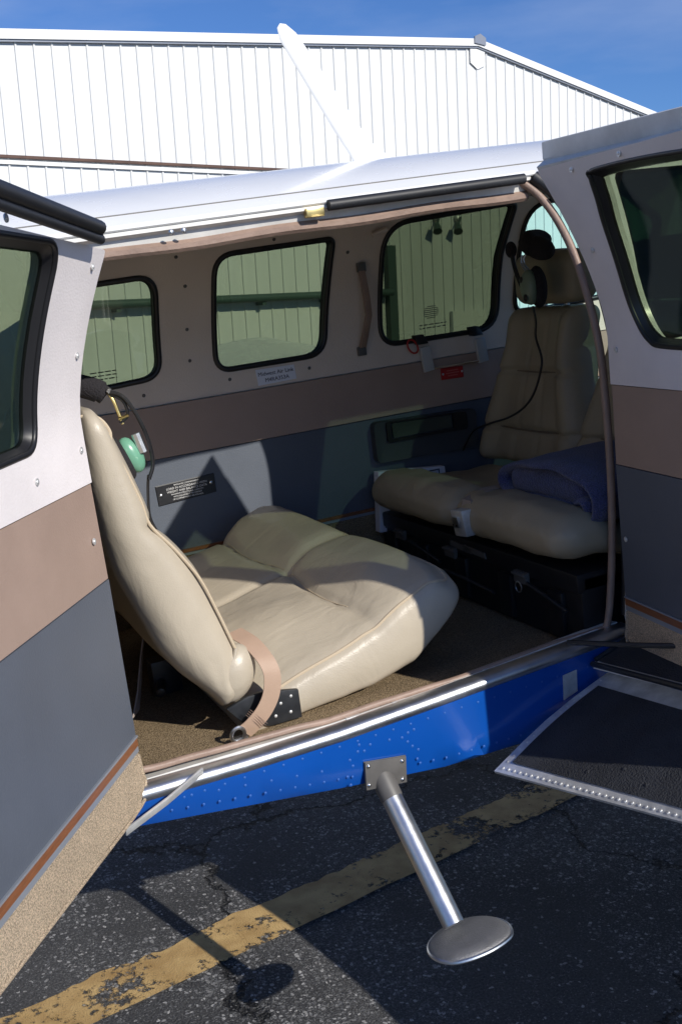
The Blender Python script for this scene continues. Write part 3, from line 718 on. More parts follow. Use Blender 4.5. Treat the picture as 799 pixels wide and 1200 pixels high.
# sill and opening frame
sl_ = MB(); rows = []
for x in [.34+.03*k for k in range(40)]:
    z = interp([(.34, -.931), (.56, -.935), (.76, -.933), (1.0, -.922), (1.5, -.895)], x)
    rows.append([Vector((x, Y0-.001, z-.006)), Vector((x, Y0-.007, z+.002)), Vector((x, Y0-.006, z+.014)), Vector((x, Y0+.004, z+.022)), Vector((x, Y0+.028, z+.024)), Vector((x, Y0+.030, z+.010))])
sl_.grid(rows); obj('door_sill', sl_, M['alu'], plane, smooth=50)
s2 = MB(); rows = []
for x in [.33+.03*k for k in range(40)]:
    z = interp([(.34, -.912), (.76, -.914), (1.0, -.905), (1.5, -.875)], x)
    rows.append([Vector((x, Y0+.024, z)), Vector((x, Y0+.03, z+.006)), Vector((x, Y0+.06, z+.002)), Vector((x, Y0+.062, -.935))])
s2.grid(rows); obj('inner_sill', s2, M['jamb_paint'], plane, smooth=50)
for x in (.79, .90, 1.055, 1.13):
    z = interp([(.34, -.912), (.76, -.914), (1.0, -.905), (1.5, -.875)], x)
    b = MB(); b.box((x, Y0+.028, z), (x+.035, Y0+.05, z+.007)); obj('scuff_plate', b, M['alu_dull'], plane, bevel=.001)
frame = [(x, z) for x, z in POST]
fr = [Vector((x-.012, Y0+oz(z)+.028, z)) for x, z in frame[:-1]]
fr += [Vector((1.475, Y0+.03, -.86)), Vector((1.445, Y0+.034, -.878))]+[Vector((x, Y0+.04+wob((x*9, 0, 0), 1, .004), interp([(.34, -.89), (.76, -.902), (1.08, -.896), (1.44, -.877)], x)+wob((x*14, 3, 0), 1, .004))) for x in [1.35-.06*k for k in range(19)]]
fsp = spline(fr, 4); ft = MB(); ft.tube(fsp, [.009 if i < 30 else max(.0072, .009-.0003*(i-30)) for i in range(len(fsp))], 10); obj('opening_trim', ft, M['brown_trim'], plane, smooth=60)
sr = MB(); sr.tube(spline([Vector((x+.018, Y0+oz(z)+.010, z)) for x, z in POST], 4), .0145, 8); obj('door_seal', sr, M['rubber'], plane, smooth=60)
sr = MB(); sr.tube(spline([Vector((x+.004, Y0+oz(z)-.003, z)) for x, z in POST[1:]], 4), .003, 8); obj('seal_rail', sr, M['alu_dull'], plane)
ptc = plate('drain_patch', [(0, 0)]*4, M['alu_dull']) if False else None
b = MB(); b.add([sideS(x, z, d) for d in (-.001, -.003) for x, z in ((1.316, -.944), (1.354, -.94), (1.352, -.991), (1.313, -1.003))], [(0, 1, 2, 3), (4, 5, 6, 7), (0, 1, 5, 4), (1, 2, 6, 5), (2, 3, 7, 6), (3, 0, 4, 7)]); obj('patch_plate', b, M['alu_dull'], plane, smooth=0)

# ------------------------------------------------------------------ cabin doors
def make_door(H, u, nn, L, winpoly, name, lab_, k=1.):
    H = Vector((*H, 0)); u = Vector((*u, 0)); nn = Vector((*nn, 0))
    def mp_(a, z, d=0.): return H+(u*a+nn*(oz(z)+d)+Vector((0, 0, z)))*k
    aft = name == 'a'; ztl, ztr = (.088, .132) if aft else (.160, .158)
    def cor(z0, z1, edge=0.): return [(edge, z0), (L-edge, z0), (L-edge, z1), (edge, z1)]
    hole = winpoly
    shell = sheet(rpoly([(0, -.925), (L, -.885), (L, ztr-.006), (0, ztl-.006)], [.03, .03, .05, .02]), [hole], mp_, .05, -.038, -.012)
    door = obj('cabin_door', shell, M['white_paint'], plane); door['label'] = lab_
    up_ = sheet(rpoly([(-.004, -.309), (L-.006, -.296), (L-.006, ztr), (0, ztl)], [.002, .01, .04, .012]), [grow(hole, .002)], mp_, .035, -.012, .003)
    obj('upper_trim', up_, M['trim'], door)
    obj('belt_panel', sheet([(-.006, -.49), (L-.01, -.475), (L-.01, -.298), (-.002, -.311)], [], mp_, .08, -.012, .001), M['tan'], door)
    obj('lower_panel', sheet([(-.004, -.800), (L-.012, -.778), (L-.012, -.477), (-.006, -.492)], [], mp_, .08, -.012, .002), M['slate'], door)
    obj('trim_strip', sheet([(-.003, -.8045), (L-.012, -.7825), (L-.012, -.7785), (-.003, -.8005)], [], mp_, .1, -.012, .006), M['grey_strip'], door)
    obj('trim_strip', sheet([(-.003, -.822), (L-.012, -.80), (L-.012, -.783), (-.003, -.805)], [], mp_, .1, -.012, .004), M['wood'], door)
    obj('trim_strip', sheet([(-.003, -.834), (L-.012, -.812), (L-.012, -.8005), (-.003, -.8225)], [], mp_, .1, -.012, .003), M['grey_strip'], door)
    kick = sheet(rpoly([(-.002, -.8345), (L-.012, -.8125), (L-.012, -.885), (.03, -.93), (-.012, -.905)], [.002, .002, .02, .015, .01]), [], mp_, .08, -.012, .001)
    obj('kick_panel', kick, M['carpet'], door)
    eb = MB(); eb.tube(spline([mp_(a, z, .001) for a, z in ((-.002, -.84), (-.008, -.88), (-.012, -.908), (.03, -.932), (L*.5, -.912), (L-.012, -.888))], 5), .0035, 6); obj('carpet_binding', eb, M['carpet'], door)
    gk = MB(); pts = dense(hole, .012); inn = grow(pts, -.011)
    gk.tube([mp_(p.x, p.y, .001) for p in pts], .0055, 10, closed=True)
    kk = len(pts); gk.add([mp_(p.x, p.y, .006) for p in pts]+[mp_(p.x, p.y, -.008) for p in inn]+[mp_(p.x, p.y, -.018) for p in grow(inn, -.003)], [(i, (i+1) % kk, (i+1) % kk+kk, i+kk) for i in range(kk)]+[(i+kk, (i+1) % kk+kk, (i+1) % kk+2*kk, i+2*kk) for i in range(kk)])
    gko = obj('window_gasket', gk, M['gasket'], door, smooth=60)
    obj('pane', sheet(hole, [], mp_, .06, -.017, -.013), M['glass'], door)
    return door, mp_, L
ua, na = (-.537, -.842), (.842, -.537)
uf, nf = (-.165, -.986), (-.986, .165)
wa = rpoly([(.205, .098), (.535, .112), (.535, -.215), (.188, -.215)], [.055, .06, .06, .045])
da, ma, La = make_door((.345, 1.93), ua, na, .66, wa, 'a', 'rear cabin door swung open towards the tail')
wf = rpoly([(.195, .143), (.52, .13), (.52, -.218), (.165, -.218), (.105, -.11), (.135, .01)], [.04, .06, .06, .05, .06, .06])
wf = [Vector(p) for p in spline([(.205, .138), (.35, .138), (.50, .125), (.525, .10), (.525, -.19), (.50, -.217), (.24, -.222), (.165, -.21), (.128, -.165), (.118, -.10), (.142, .021), (.175, .09), (.192, .125)], 5, True) for p in [p.to_2d() if hasattr(p, 'to_2d') else p]] if False else [Vector((p.x, p.y)) for p in spline([(a, z, 0) for a, z in ((.205, .134), (.38, .134), (.57, .123), (.60, .10), (.60, -.19), (.575, -.213), (.24, -.219), (.165, -.207), (.128, -.165), (.118, -.10), (.142, .021), (.170, .085), (.186, .12))], 5, True)]
df, mf, Lf = make_door((1.478, 1.888), uf, nf, .655, wf, 'f', 'front cabin door swung open over the wing', .979)
hf = MB(); hf.grid([[Vector((1.532, 1.932, z)).lerp(mf(.004, z/.979, -.036), t)+Vector((0, 0, 0)) for t in (0, .35, .7, 1)] for z in [-.89+.0593*i for i in range(16)]]); obj('hinge_sun_blocker', hf, M['jamb_paint'], df)  # added sheet in the lower hinge gap, there to block leaking sun
for z in (-.62, -.16):
    b = MB(); b.tube([Vector((1.53, 1.935, z)), Vector((1.515, 1.90, z)), mf(-.002, z/.979, -.03)], .010, 8); b.tube([mf(-.004, (z-.03)/.979, -.03), mf(-.004, (z+.03)/.979, -.03)], .009, 8); obj('hinge', b, M['white_paint'], df)
def screws(mp_, pts, door):
    for a, z in pts:
        s_ = MB(); c = mp_(a, z, .0035); nn = mp_(a, z, .02)-mp_(a, z, 0)
        s_.tube([c+nn*.0, c+nn*.10], .0062, 14); s_.dome(c+nn*.10, nn, .0036, .5); obj('screw', s_, M['alu_dull'], door)
screws(ma, [(.173, .101+.012), (.045, .062), (.03, -.081), (.021, -.246), (.036, -.409), (.42, .125), (.42, -.262), (.22, -.262)], da)
screws(mf, [(.139, .145), (.33, .15), (.625, .05), (.055, -.015), (.033, -.232), (.50, -.26), (.02, -.66)], df)
# top seals and flanges
se = MB(); se.tube([ma(a, .103+.09*(a-.1), .020) for a in (.086, .2, .35, .5, .655)], .0085, 12); se.tube([ma(a, .111+.09*(a-.1), .015) for a in (.09, .2, .35, .5, .655)], .009, 12); se.tube([ma(a, .119+.09*(a-.1), .018) for a in (.10, .2, .35, .5, .655)], .0115, 12)
obj('top_seal', se, M['rubber'], da, smooth=60)
fg = MB(); rows = []
for a in [.006+.0648*k for k in range(11)]:
    h = -.035*a
    rows.append([mf(a, .156, .003), mf(a, .166+h*.5, .002), mf(a, .178+h*.8, -.022), mf(a, .181+h*.8, -.022), mf(a, .214+h, -.034), mf(a, .216+h, -.040), mf(a, .15, -.042)])
fg.grid(rows); obj('top_flange', fg, M['jamb_paint'], df, smooth=30)
# hold-open struts
b = MB(); b.strip([(Vector((.463, 1.925, -.908)), (0, -.4, 1)), (Vector((.38, 1.90, -.935)), (0, -.4, 1)), (Vector((.29, 1.882, -.962)), (0, -.4, 1))], .016, .005); obj('hold_open_strut', b, M['alu_dull'], plane, bevel=.001)
b = MB(); b.tube([Vector((1.334, 1.925, -.868)), Vector((1.40, 1.80, -.857)), Vector((1.45, 1.70, -.845))], .006, 8); obj('hold_open_strut', b, M['black_steel'], plane)

# ------------------------------------------------------------------ wings, flap, step
def wing_sec(y, le, te, z0, th, n_=13, dz=0.):
    up_, dn = [], []
    for i in range(n_):
        t = i/(n_-1); x = lerp(te, le, t); c = le-te
        prof_ = th*(2.97*sqrt(max(0, 1-t))-1.26*(1-t)-3.5*(1-t)**2+2.84*(1-t)**3-1.01*(1-t)**4)
        up_.append(Vector((x, y, z0+prof_*c+.04*c*t*(1-t)))); dn.append(Vector((x, y, z0-.62*prof_*c+.02*c*t*(1-t))))
    return up_+list(reversed(dn))
def wing_mb(ys):
    mb = MB(); rows = [wing_sec(*a) for a in ys]; rows = [r_+[r_[0]] for r_ in rows]; mb.grid(rows)
    mb.add(rows[-1][:-1], [tuple(range(len(rows[-1])-1))]); mb.add(rows[0][:-1], [tuple(range(len(rows[0])-1))]); return mb
pw = [(3.08, 3.35, 1.12, -.985, .14), (4.2, 3.2, 1.35, -.86, .14), (5.8, 3.1, 1.62, -.69, .13), (7.45, 2.95, 1.90, -.505, .12)]
wg = obj('wing', wing_mb(pw), M['white_paint'], plane)
tp = MB(); tip = [(7.452, 2.95, 1.90, -.505, .12), (7.55, 2.9, 1.93, -.495, .09), (7.62, 2.75, 2.05, -.485, .04)]; tp = wing_mb(tip); obj('wing_tip', tp, M['blue_paint'], wg)
swr = [(1.915, 3.35, 1.392, -.938, .115), (1.35, 3.28, 1.40, -.868, .115), (.2, 3.15, 1.60, -.76, .115), (-1.2, 3.02, 1.80, -.66, .11), (-2.55, 2.9, 1.92, -.52, .10)]
sw = wing_mb(swr); wgs = obj('wing', sw, M['white_paint'], plane)
# the walkway over the root with its rolled rear lip
def wing_top(x, y):
    t = (1.915-y)/.565; te = lerp(1.392, 1.40, t); le = lerp(3.35, 3.28, t); z0 = lerp(-.938, -.868, t); tt = (x-te)/(le-te); c = le-te
    pr = .115*(2.97*sqrt(max(0, 1-tt))-1.26*(1-tt)-3.5*(1-tt)**2+2.84*(1-tt)**3-1.01*(1-tt)**4)
    return Vector((x, y, z0+pr*c+.04*c*tt*(1-tt)))
wk = MB(); wk.grid([[wing_top(1.395+.03*i, y)+Vector((0, 0, .004)) for y in (1.90, 1.8, 1.7, 1.6, 1.5, 1.4)] for i in range(30)]); obj('wing_walk', wk, M['walk'], wgs)
lp = MB(); lp.tube([wing_top(1.396, y)+Vector((-.006, 0, -.004)) for y in (1.915, 1.8, 1.6, 1.4)], .007, 8); lp.tube([wing_top(x, 1.912)+Vector((0, 0, .004)) for x in (1.396, 1.5, 1.6, 1.8, 2.2)], .006, 8); obj('walk_edge', lp, M['black_steel'], wgs)
fr_ = MB(); fr_.grid([[Vector((x, 1.93-.018*a*0-.03*a*a, 0))+Vector((0, 0, wing_top(x, 1.90).z+.05*(1-a))) for a in (0, .25, .5, .75, 1)] for x in [1.5+.1*k for k in range(16)]]); obj('wing_fillet', fr_, M['white_paint'], wgs)
flap_te = [(1.086, 1.88, -1.088), (1.212, 1.43, -1.052), (1.31, 1.0, -.99), (1.42, .3, -.90)]
flap_le = [(1.425, 1.90, -.954), (1.45, 1.43, -.915), (1.51, 1.0, -.865), (1.62, .3, -.79)]
def fp(t, s, up_=0.):   # t along span 0..3, s chord 0 trailing edge..1
    i = min(2, int(t)); k = t-i
    a = Vector(flap_te[i]).lerp(Vector(flap_te[i+1]), k); b = Vector(flap_le[i]).lerp(Vector(flap_le[i+1]), k)
    nn = Vector((-.37, .05, .93)).normalized()
    return a.lerp(b, s)+nn*(up_+.012*sin(pi*min(1, s))*1.)
fb = MB(); TS = [0, .33, .66, 1, 1.5, 2, 2.5, 3]; SS = [0, .03, .1, .25, .45, .65, .85, 1]
fb.grid([[fp(t, s) for s in SS] for t in TS]); fb.grid([[fp(t, s, -.006-.05*s**.8) for s in reversed(SS)] for t in TS])
for t in (0, 3):
    fb.add([fp(t, s) for s in SS]+[fp(t, s, -.006-.05*s**.8) for s in SS], [(i, i+1, i+9, i+8) for i in range(7)])
fb.add([fp(t, 0) for t in TS]+[fp(t, 0, -.006) for t in TS], [(i, i+1, i+9, i+8) for i in range(7)])
for i in range(46):
    t = .03+i*.034; c = fp(t, .035, .0); fb.dome(c, (-.37, .05, .93), .0046, .5, 8, 2)
for i in range(16):
    c = fp(.022, .03+i*.058, 0); fb.dome(c, (-.37, .05, .93), .0036, .4, 8, 2)
flap = obj('wing_flap', fb, M['alu_dull'], wgs, smooth=35)
fw = MB(); TS2 = [.055, .2, .4, .66, 1, 1.3]
fw.grid([[fp(t, lerp(.085, .84-.02*t, s), .003) for s in [i/10 for i in range(11)]] for t in TS2])
for t, s in ((.16, .2), (.3, .22), (.45, .16), (.6, .25), (.75, .18), (.52, .35), (.3, .55), (.7, .5)): fw.dome(fp(t, s, .003), (-.37, .05, .93), .005, .35, 8, 2)
obj('flap_walkway', fw, M['walk'], flap)
step_plate = MB(); pc = [(.805, -.998), (.901, -1.012), (.896, -1.071), (.801, -1.060)]
step_plate.add([sideS(x, z, d) for d in (-.002, -.007) for x, z in pc], [(0, 1, 2, 3), (4, 5, 6, 7), (0, 1, 5, 4), (1, 2, 6, 5), (2, 3, 7, 6), (3, 0, 4, 7)])
stp = obj('boarding_step', step_plate, M['steel_grey'], plane, bevel=.001)
A_ = Vector((.846, 1.945, -1.045)); B_ = Vector((.866, 1.718, -1.290)); dd = (B_-A_).normalized()
b = MB(); b.tube([A_, A_+dd*.055, A_+dd*.058], [.026, .0245, .0235], 20); obj('socket', b, M['steel_grey'], stp)
b = MB(); b.tube([A_+dd*.05, B_], .0225, 24); obj('tube', b, M['alu'], stp)
for x, z in ((.812, -1.008), (.890, -1.020), (.808, -1.050), (.886, -1.061)):
    s_ = MB(); s_.dome(sideS(x, z, -.007), (0, -1, .1), .0052, .6, 10, 3); obj('rivet', s_, M['chrome'], stp)
# oval pad: flat front, round edges
pd = MB(); ol = [Vector((cos(a)*.084, sin(a)*.078, 0)) for a in [2*pi*i/48 for i in range(48)]]
ctr = Vector((.884, 1.692, -1.312)); tilt = Matrix.Rotation(radians(-9), 3, 'X') @ Matrix.Rotation(radians(-3), 3, 'Y')
ol2 = []
for v in ol:
    y = v.y if v.y > -.05 else -.05+(v.y+.05)*.6
    ol2.append(Vector((v.x, y, 0)))
ring_ = [(1., -.008), (1.02, -.004), (1.0, .0), (.93, .0055), (.6, .009), (.001, .010)]
rows = [[ctr+tilt@Vector((v.x*k, v.y*k, h)) for v in ol2+[ol2[0]]] for k, h in [(.001, -.008)]+ring_]
pd.grid(rows); obj('step_pad', pd, M['pad'], stp, smooth=50)
rm = MB(); rm.tube([ctr+tilt@Vector((v.x*1.015, v.y*1.015, -.004)) for v in ol2], .0042, 8, closed=True); obj('pad_rim', rm, M['alu'], stp)

# ------------------------------------------------------------------ rear bench seat (faces forward)
bench = thing('bench_seat', 'cream leather rear bench seat in the sunlit part of the cabin', 'seat', (.9, 2.5, -.93))
def cushion_warp(p, q):
    a = (q.x+1)/2; y = p.y; X = .852+p.x; Y = 2.5+p.y
    nr = 1-.8*sm(.22, .41, -y); loc = abs(y)-.205; nw = sm(.16, .41, -y)
    top_ = -.772+.100*a+.075*y+nw*(-.050*(1-a)+.022*a)+.040*sm(.55, .76, a+.02*cos(y*16))*(1-.25*exp(-((y)/.03)**2))*nr
    top_ -= .009*sm(.02, .2, abs(loc))*(1-sm(.6, .75, a))
    top_ -= .012*exp(-(y/.011)**2)*(1-.4*sm(.7, .9, a))
    top_ -= .020*max(0, (abs(y)-.30)/.11)**2*(1-.5*a)
    top_ -= .017*exp(-((a-.57-.02*cos(y*16))/.022)**2)*nr
    top_ += .010*exp(-((a-.34)/.2)**2)*cos(loc*7)
    top_ -= .040*sm(.86, 1, a)**1.6
    bot = interp([(0, -.925), (.55, -.90), (.75, -.872), (.9, -.82), (1, -.775)], a)+.04*y
    X -= .15*y*(.3+.7*a)
    z = lerp(bot, top_, (q.z+1)/2)
    # the front face bulges, corners drawn in
    X += .018*sin(pi*(q.z+1)/2)*sm(.8, 1, a)-.03*max(0, abs(q.y)-.8)/.2*sm(.7, 1, a)
    Y += -.012*sin(pi*(q.z+1)/2)*sm(.7, 1, abs(q.y))*(-1 if q.y > 0 else 1)
    pz = Vector((X, Y, z)); return pz+Vector((0, wob(pz, 9, .002, 2), wob(pz, 6, .007)+wob(pz, 20, .0015)))
cu = rbox((.262, .412, .10), .032, (60, 84, 20), cushion_warp); cush = obj('seat_cushion', cu, M['leather'], bench, smooth=80)
def cush_pt(a, y, off=0.):
    hx = .262; return cushion_warp(Vector(((2*a-1)*hx, y, .1)), Vector((2*a-1, y/.412, 1)))+Vector((0, 0, off))
def edge_pt(a, sy):
    k = .032*.30
    p = Vector(((2*a-1)*.262, sy*(.412-k), .10-k)); return cushion_warp(p, Vector((p.x/.262, p.y/.412, p.z/.10)))
edge = [edge_pt(.03+.90*i/16, -1) for i in range(17)]
def front_pt(y):
    k = .032*.30; p = Vector((.262-k, y, .10-k)); return cushion_warp(p, Vector((p.x/.262, p.y/.412, p.z/.10)))
edge += [front_pt(-.385+.77*i/16) for i in range(17)]
pb = MB(); pb.tube(spline(edge, 4), .0036, 8); obj('piping', pb, M['piping'], cush)
def top_pt(a, y): return cushion_warp(Vector(((2*a-1)*.262, y, .10)), Vector((2*a-1, y/.412, 1)))
pb = MB(); pb.tube([top_pt(.06+.84*i/30, 0)+Vector((0, 0, .0005)) for i in range(31)], .0018, 6); obj('seam', pb, M['piping'], cush)
for y0_, y1_ in ((-.30, -.02), (.02, .36)):
    pb = MB(); pb.tube([top_pt(.58+.02*cos((y0_+(y1_-y0_)*i/24)*16), y0_+(y1_-y0_)*i/24)+Vector((0, 0, .0003)) for i in range(25)], .0016, 6); obj('seam', pb, M['piping'], cush)
# backrest
FR = [(-.87, .575), (-.85, .600), (-.82, .628), (-.77, .642), (-.70, .622), (-.60, .592), (-.55, .572), (-.50, .540), (-.446, .497), (-.40, .49), (-.344, .474), (-.26, .446), (-.23, .435), (-.195, .42)]
RR = [(-.87, .565), (-.83, .545), (-.774, .494), (-.714, .458), (-.607, .422), (-.539, .398), (-.446, .379), (-.358, .369), (-.257, .365), (-.195, .372)]
def sm_interp(tab, z): return (interp(tab, z-.015)+interp(tab, z)*2+interp(tab, z+.015))/4
def back_warp(p, q):
    z = -.530+p.z; t = (q.x+1)/2
    f, r = sm_interp(FR, z), sm_interp(RR, z)
    X = lerp(r, f, t); Y = 2.495+p.y
    if q.x > 0: X -= (.022*exp(-(p.y/.014)**2)+.02*sm(.0, .3, .3-abs(abs(p.y)-.2)))*q.x
    if q.x > .2: X -= .014*exp(-((z+.445)/.012)**2)*q.x
    Y -= .014*sin(pi*t)*(1 if q.y < 0 else -1)*sm(.8, 1, abs(q.y))*1.2
    # gathered hem near the bottom corner
    k = exp(-((z+.80)/.05)**2)
    pz = Vector((X, Y, z)); return pz+Vector((wob(pz, 6, .004, 5), wob(pz*1., 5, .004, 8)+k*wob((X*60, 0, z*20), 1, .004), wob(pz, 7, .002)))
bk_ = rbox((.07, .415, .335), .05, (16, 64, 60), back_warp); back = obj('backrest', bk_, M['leather'], bench, smooth=80)
def prof_line(tab, sh, zs, y): return [Vector((sm_interp(tab, z)+sh, y, z)) for z in zs]
pb = MB(); pb.tube(spline([Vector((.375, 2.10, -.205)), Vector((.41, 2.092, -.212)), Vector((.428, 2.086, -.24))]+prof_line(FR, -.022, (-.27, -.33, -.39, -.44, -.50, -.57, -.64, -.70, -.75), 2.081), 5), .0035, 8); obj('piping', pb, M['piping'], back)
# stitched pocket flap at the foot of the end panel
b = MB(); b.tube(spline([(.612, 2.078, -.735), (.598, 2.073, -.765), (.572, 2.071, -.783), (.548, 2.074, -.79)], 5), [.0045]*16, 8); b.tube(spline([(.556, 2.074, -.79), (.562, 2.074, -.805), (.572, 2.076, -.832)], 5), [.004]*11, 8); obj('pocket_flap', b, M['leather'], back)
# lower lobe of the backrest
lb = MB(); lb.ell((.603, 2.10, -.795), (Vector((.050, 0, .0)), Vector((0, .04, 0)), Vector((.012, 0, .062))), 24, 16); obj('side_bolster', lb, M['leather'], bench)
# black steel seat frame and seat belt
b = MB(); b.prism([(.57, 2.072, -.86), (.60, 2.072, -.90), (.66, 2.072, -.925), (.735, 2.072, -.925), (.735, 2.072, -.86), (.66, 2.072, -.845), (.62, 2.072, -.845)], (0, .012, 0)); b.box((.655, 2.0845, -.925), (.735, 2.14, -.905)); 
frm = obj('seat_frame', b, M['black_steel'], bench, bevel=.003)
for lo, hi in (((.60, 2.85, -.93), (.73, 2.90, -.84)), ((.92, 2.16, -.93), (.97, 2.19, -.88)), ((.88, 2.80, -.93), (.93, 2.83, -.87))):
    b = MB(); b.box(lo, hi); obj('seat_leg', b, M['black_steel'], bench, bevel=.003)
for x, z in ((.665, -.865), (.69, -.88), (.715, -.87), (.675, -.905), (.71, -.905)):
    s_ = MB(); s_.dome((x, 2.0715, z), (0, -1, 0), .004); obj('bolt', s_, M['alu_dull'], frm)
bp_ = [(.632, 2.150, -.722), (.652, 2.105, -.738), (.664, 2.070, -.762), (.671, 2.054, -.785), (.672, 2.048, -.81), (.662, 2.045, -.845), (.640, 2.043, -.875), (.612, 2.043, -.897), (.592, 2.045, -.908)]
bps = spline(bp_, 5); pts = []
for i, p in enumerate(bps):
    t = i/(len(bps)-1); wdir = Vector((lerp(1.0, .62, t), .12, lerp(.15, -.72, t)*.9)); pts.append((p, wdir))
b = MB(); b.strip(pts, .041, .0018); blt = obj('seat_belt', b, M['belt'], bench, smooth=60)
b = MB()
for dz in (0, .006, .012, .018):
    c = Vector((.628-dz*.6, 2.0405, -.882-dz*.5)); b.strip([(c+Vector((-.017, 0, .021)), (0, 0, 1)), (c+Vector((.016, 0, -.020)), (0, 0, 1))], .0012, .001)
obj('stitching', b, M['brown_trim'], blt, smooth=0)
b = MB(); b.tube([Vector((.578, 2.043, -.909))+Vector((.015*cos(a), -.004*sin(a), .017*sin(a))) for a in [2*pi*i/20 for i in range(20)]], .0042, 8, closed=True); b.box((.566, 2.046, -.931), (.60, 2.058, -.918)); obj('belt_anchor', b, M['alu'], blt)
b = MB(); b.strip([((.51, 2.42, -.72), (.3, .8, 0)), ((.48, 2.40, -.80), (.3, .8, 0)), ((.455, 2.37, -.87), (.35, .8, 0)), ((.43, 2.33, -.915), (.5, .8, 0)), ((.36, 2.30, -.926), (.4, .9, 0))], .045, .003); obj('seat_belt', b, M['old_belt'], bench, smooth=60)
b = MB(); b.box((.50, 2.42, -.925), (.57, 2.47, -.84)); b.tube([(.50, 2.36, -.895), (.53, 2.46, -.89)], .012, 8); obj('hinge_bracket', b, M['black_steel'], bench, bevel=.004)

# ------------------------------------------------------------------ two rear-facing seats
def rear_facing(name, yc, label):
    t = thing(name, label, 'seat', (1.6, 2.71, -.93), group='rear-facing seats in the shaded front of the cabin')
    def cw(p, q):
        X = 1.595+p.x; Y = 2.722+p.y; u = (1-q.x)/2      # u=1 at the free front edge (towards the tail)
        top_ = -.655+.050*sm(.55, .8, u)-.010*sm(.9, 1, u)+.012*(1-q.y**2)
        bot = lerp(-.735, -.712, u)
        z = lerp(bot, top_, (q.z+1)/2)
        X -= .014*(1-q.y**4)*sm(.7, 1, u)
        pz = Vector((X, Y, z)); return pz+Vector((wob(pz, 10, .004, 3), 0, wob(pz, 8, .010, 4)+wob(pz, 22, .005)))
    cuo = obj('seat_cushion', rbox((.225, .258, .07), .062, (34, 40, 18), cw), M['leather_old'], t, smooth=80)
    def bw(p, q):
        s = (q.z+1)/2; z = -.405+p.z
        fx = lerp(1.795, 1.885, s); hw = interp([(0, .262), (.3, .245), (.55, .20), (.75, .172), (1, .168)], s)
        X = fx+.055+p.x; Y = lerp(2.76, 2.715, s)+q.y*hw
        if q.x < 0:
            X += .012*exp(-((z+.355)/.008)**2)+.012*exp(-((z+.53)/.008)**2)
            X -= .022*exp(-((abs(q.y)-.8)/.16)**2)
            X += .006*exp(-((abs(q.y)-.22)/.02)**2)
        pz = Vector((X, Y, z)); return pz+Vector((wob(pz, 9, .005, 1), 0, 0))
    bo = obj('backrest', rbox((.052, .25, .235), .04, (12, 36, 60), bw), M['leather_old'], t, smooth=80)
    for z in (-.355, -.53):
        s = (z+.64)/.47; fx = lerp(1.795, 1.885, s)+.0; hw = interp([(0, .262), (.3, .245), (.55, .20), (.75, .172), (1, .168)], s)
        b = MB(); b.tube([Vector((fx+.012-.0*abs(k), lerp(2.76, 2.715, s)+k*hw*.93, z-.004*cos(k*2))) for k in [-1+.1*i for i in range(21)]], .0028, 6); obj('seam', b, M['piping_old'], bo)
    def hw_(p, q):
        X = 1.948+p.x; Y = 2.722+p.y; z = -.083+p.z
        X -= .015*(1-q.y**2)
        z -= .012*q.y**2*(1 if q.z > 0 else 0)
        pz = Vector((X, Y, z)); return pz+Vector((wob(pz, 10, .004, 6), 0, wob(pz, 9, .003)))
    ho = obj('headrest', rbox((.05, .158, .078), .038, (12, 30, 18), hw_), M['leather_old'], t, smooth=80)
    b = MB(); b.tube([(1.945, 2.67, -.2), (1.945, 2.67, -.13)], .008, 8); b.tube([(1.945, 2.78, -.2), (1.945, 2.78, -.13)], .008, 8); obj('headrest_post', b, M['alu_dull'], t)
    for lo, hi in (((1.62, 2.50, -.93), (1.80, 2.53, -.735)), ((1.62, 2.90, -.93), (1.80, 2.93, -.735))):
        b = MB(); b.box(lo, hi); obj('seat_leg', b, M['black_steel'], t, bevel=.003)
    return t
seat = rear_facing('cabin_seat', 2.71, 'worn tan leather rear-facing seat with a headset hung on its headrest')
seat2 = seat.copy(); C.objects.link(seat2); BASE[seat2.name] = BASE[seat.name]
seat2['label'] = 'worn tan leather rear-facing seat with a navy blanket lying on it'
seat2.location = seat.location+Vector((0.01, -.488, 0))
for ch in list(seat.children):
    c2 = ch.copy(); C.objects.link(c2); c2.parent = seat2
    for g2 in ch.children:
        c3 = g2.copy(); C.objects.link(c3); c3.parent = c2
# belt buckle tucked between the two cushions
bu = MB(); bu.hexa([(1.362, 2.422, -.703), (1.362, 2.375, -.698), (1.385, 2.375, -.698), (1.385, 2.422, -.703), (1.352, 2.418, -.643), (1.352, 2.371, -.639), (1.385, 2.371, -.639), (1.385, 2.418, -.643)])
bko = obj('buckle', bu, M['chrome'], None, bevel=.005, base=(0, 0, 0)); 
def top(o, label, cat, group=None):
    o.matrix_world = APOSE; o['label'] = label; o['category'] = cat
    if group: o['group'] = group
bt = thing('seat_belt', 'silver belt buckle hanging between the two rear-facing seat cushions', 'seat belt', (1.37, 2.4, -.70))
bpy.data.objects.remove(bko)
bu.v = [Vector((1.362, 2.398, -.672))+(v-Vector((1.362, 2.398, -.672)))*1.25+Vector((-.006, 0, 0)) for v in bu.v]
bko = obj('buckle', bu, M['alu_dull'], bt, bevel=.005)
b = MB(); b.hexa([(1.3545, 2.412, -.683), (1.3545, 2.383, -.680), (1.358, 2.383, -.680), (1.358, 2.412, -.683), (1.349, 2.410, -.652), (1.349, 2.381, -.649), (1.358, 2.381, -.649), (1.358, 2.410, -.652)]); b.v = [v+Vector((-.010, 0, 0)) for v in b.v]; obj('release_flap', b, M['alu'], bko, bevel=.002)
for y in (2.389, 2.405):
    b = MB(); b.dome((1.3405, y, -.673), (-1, 0, -.1), .003, .3); obj('rivet', b, M['black'], bko)
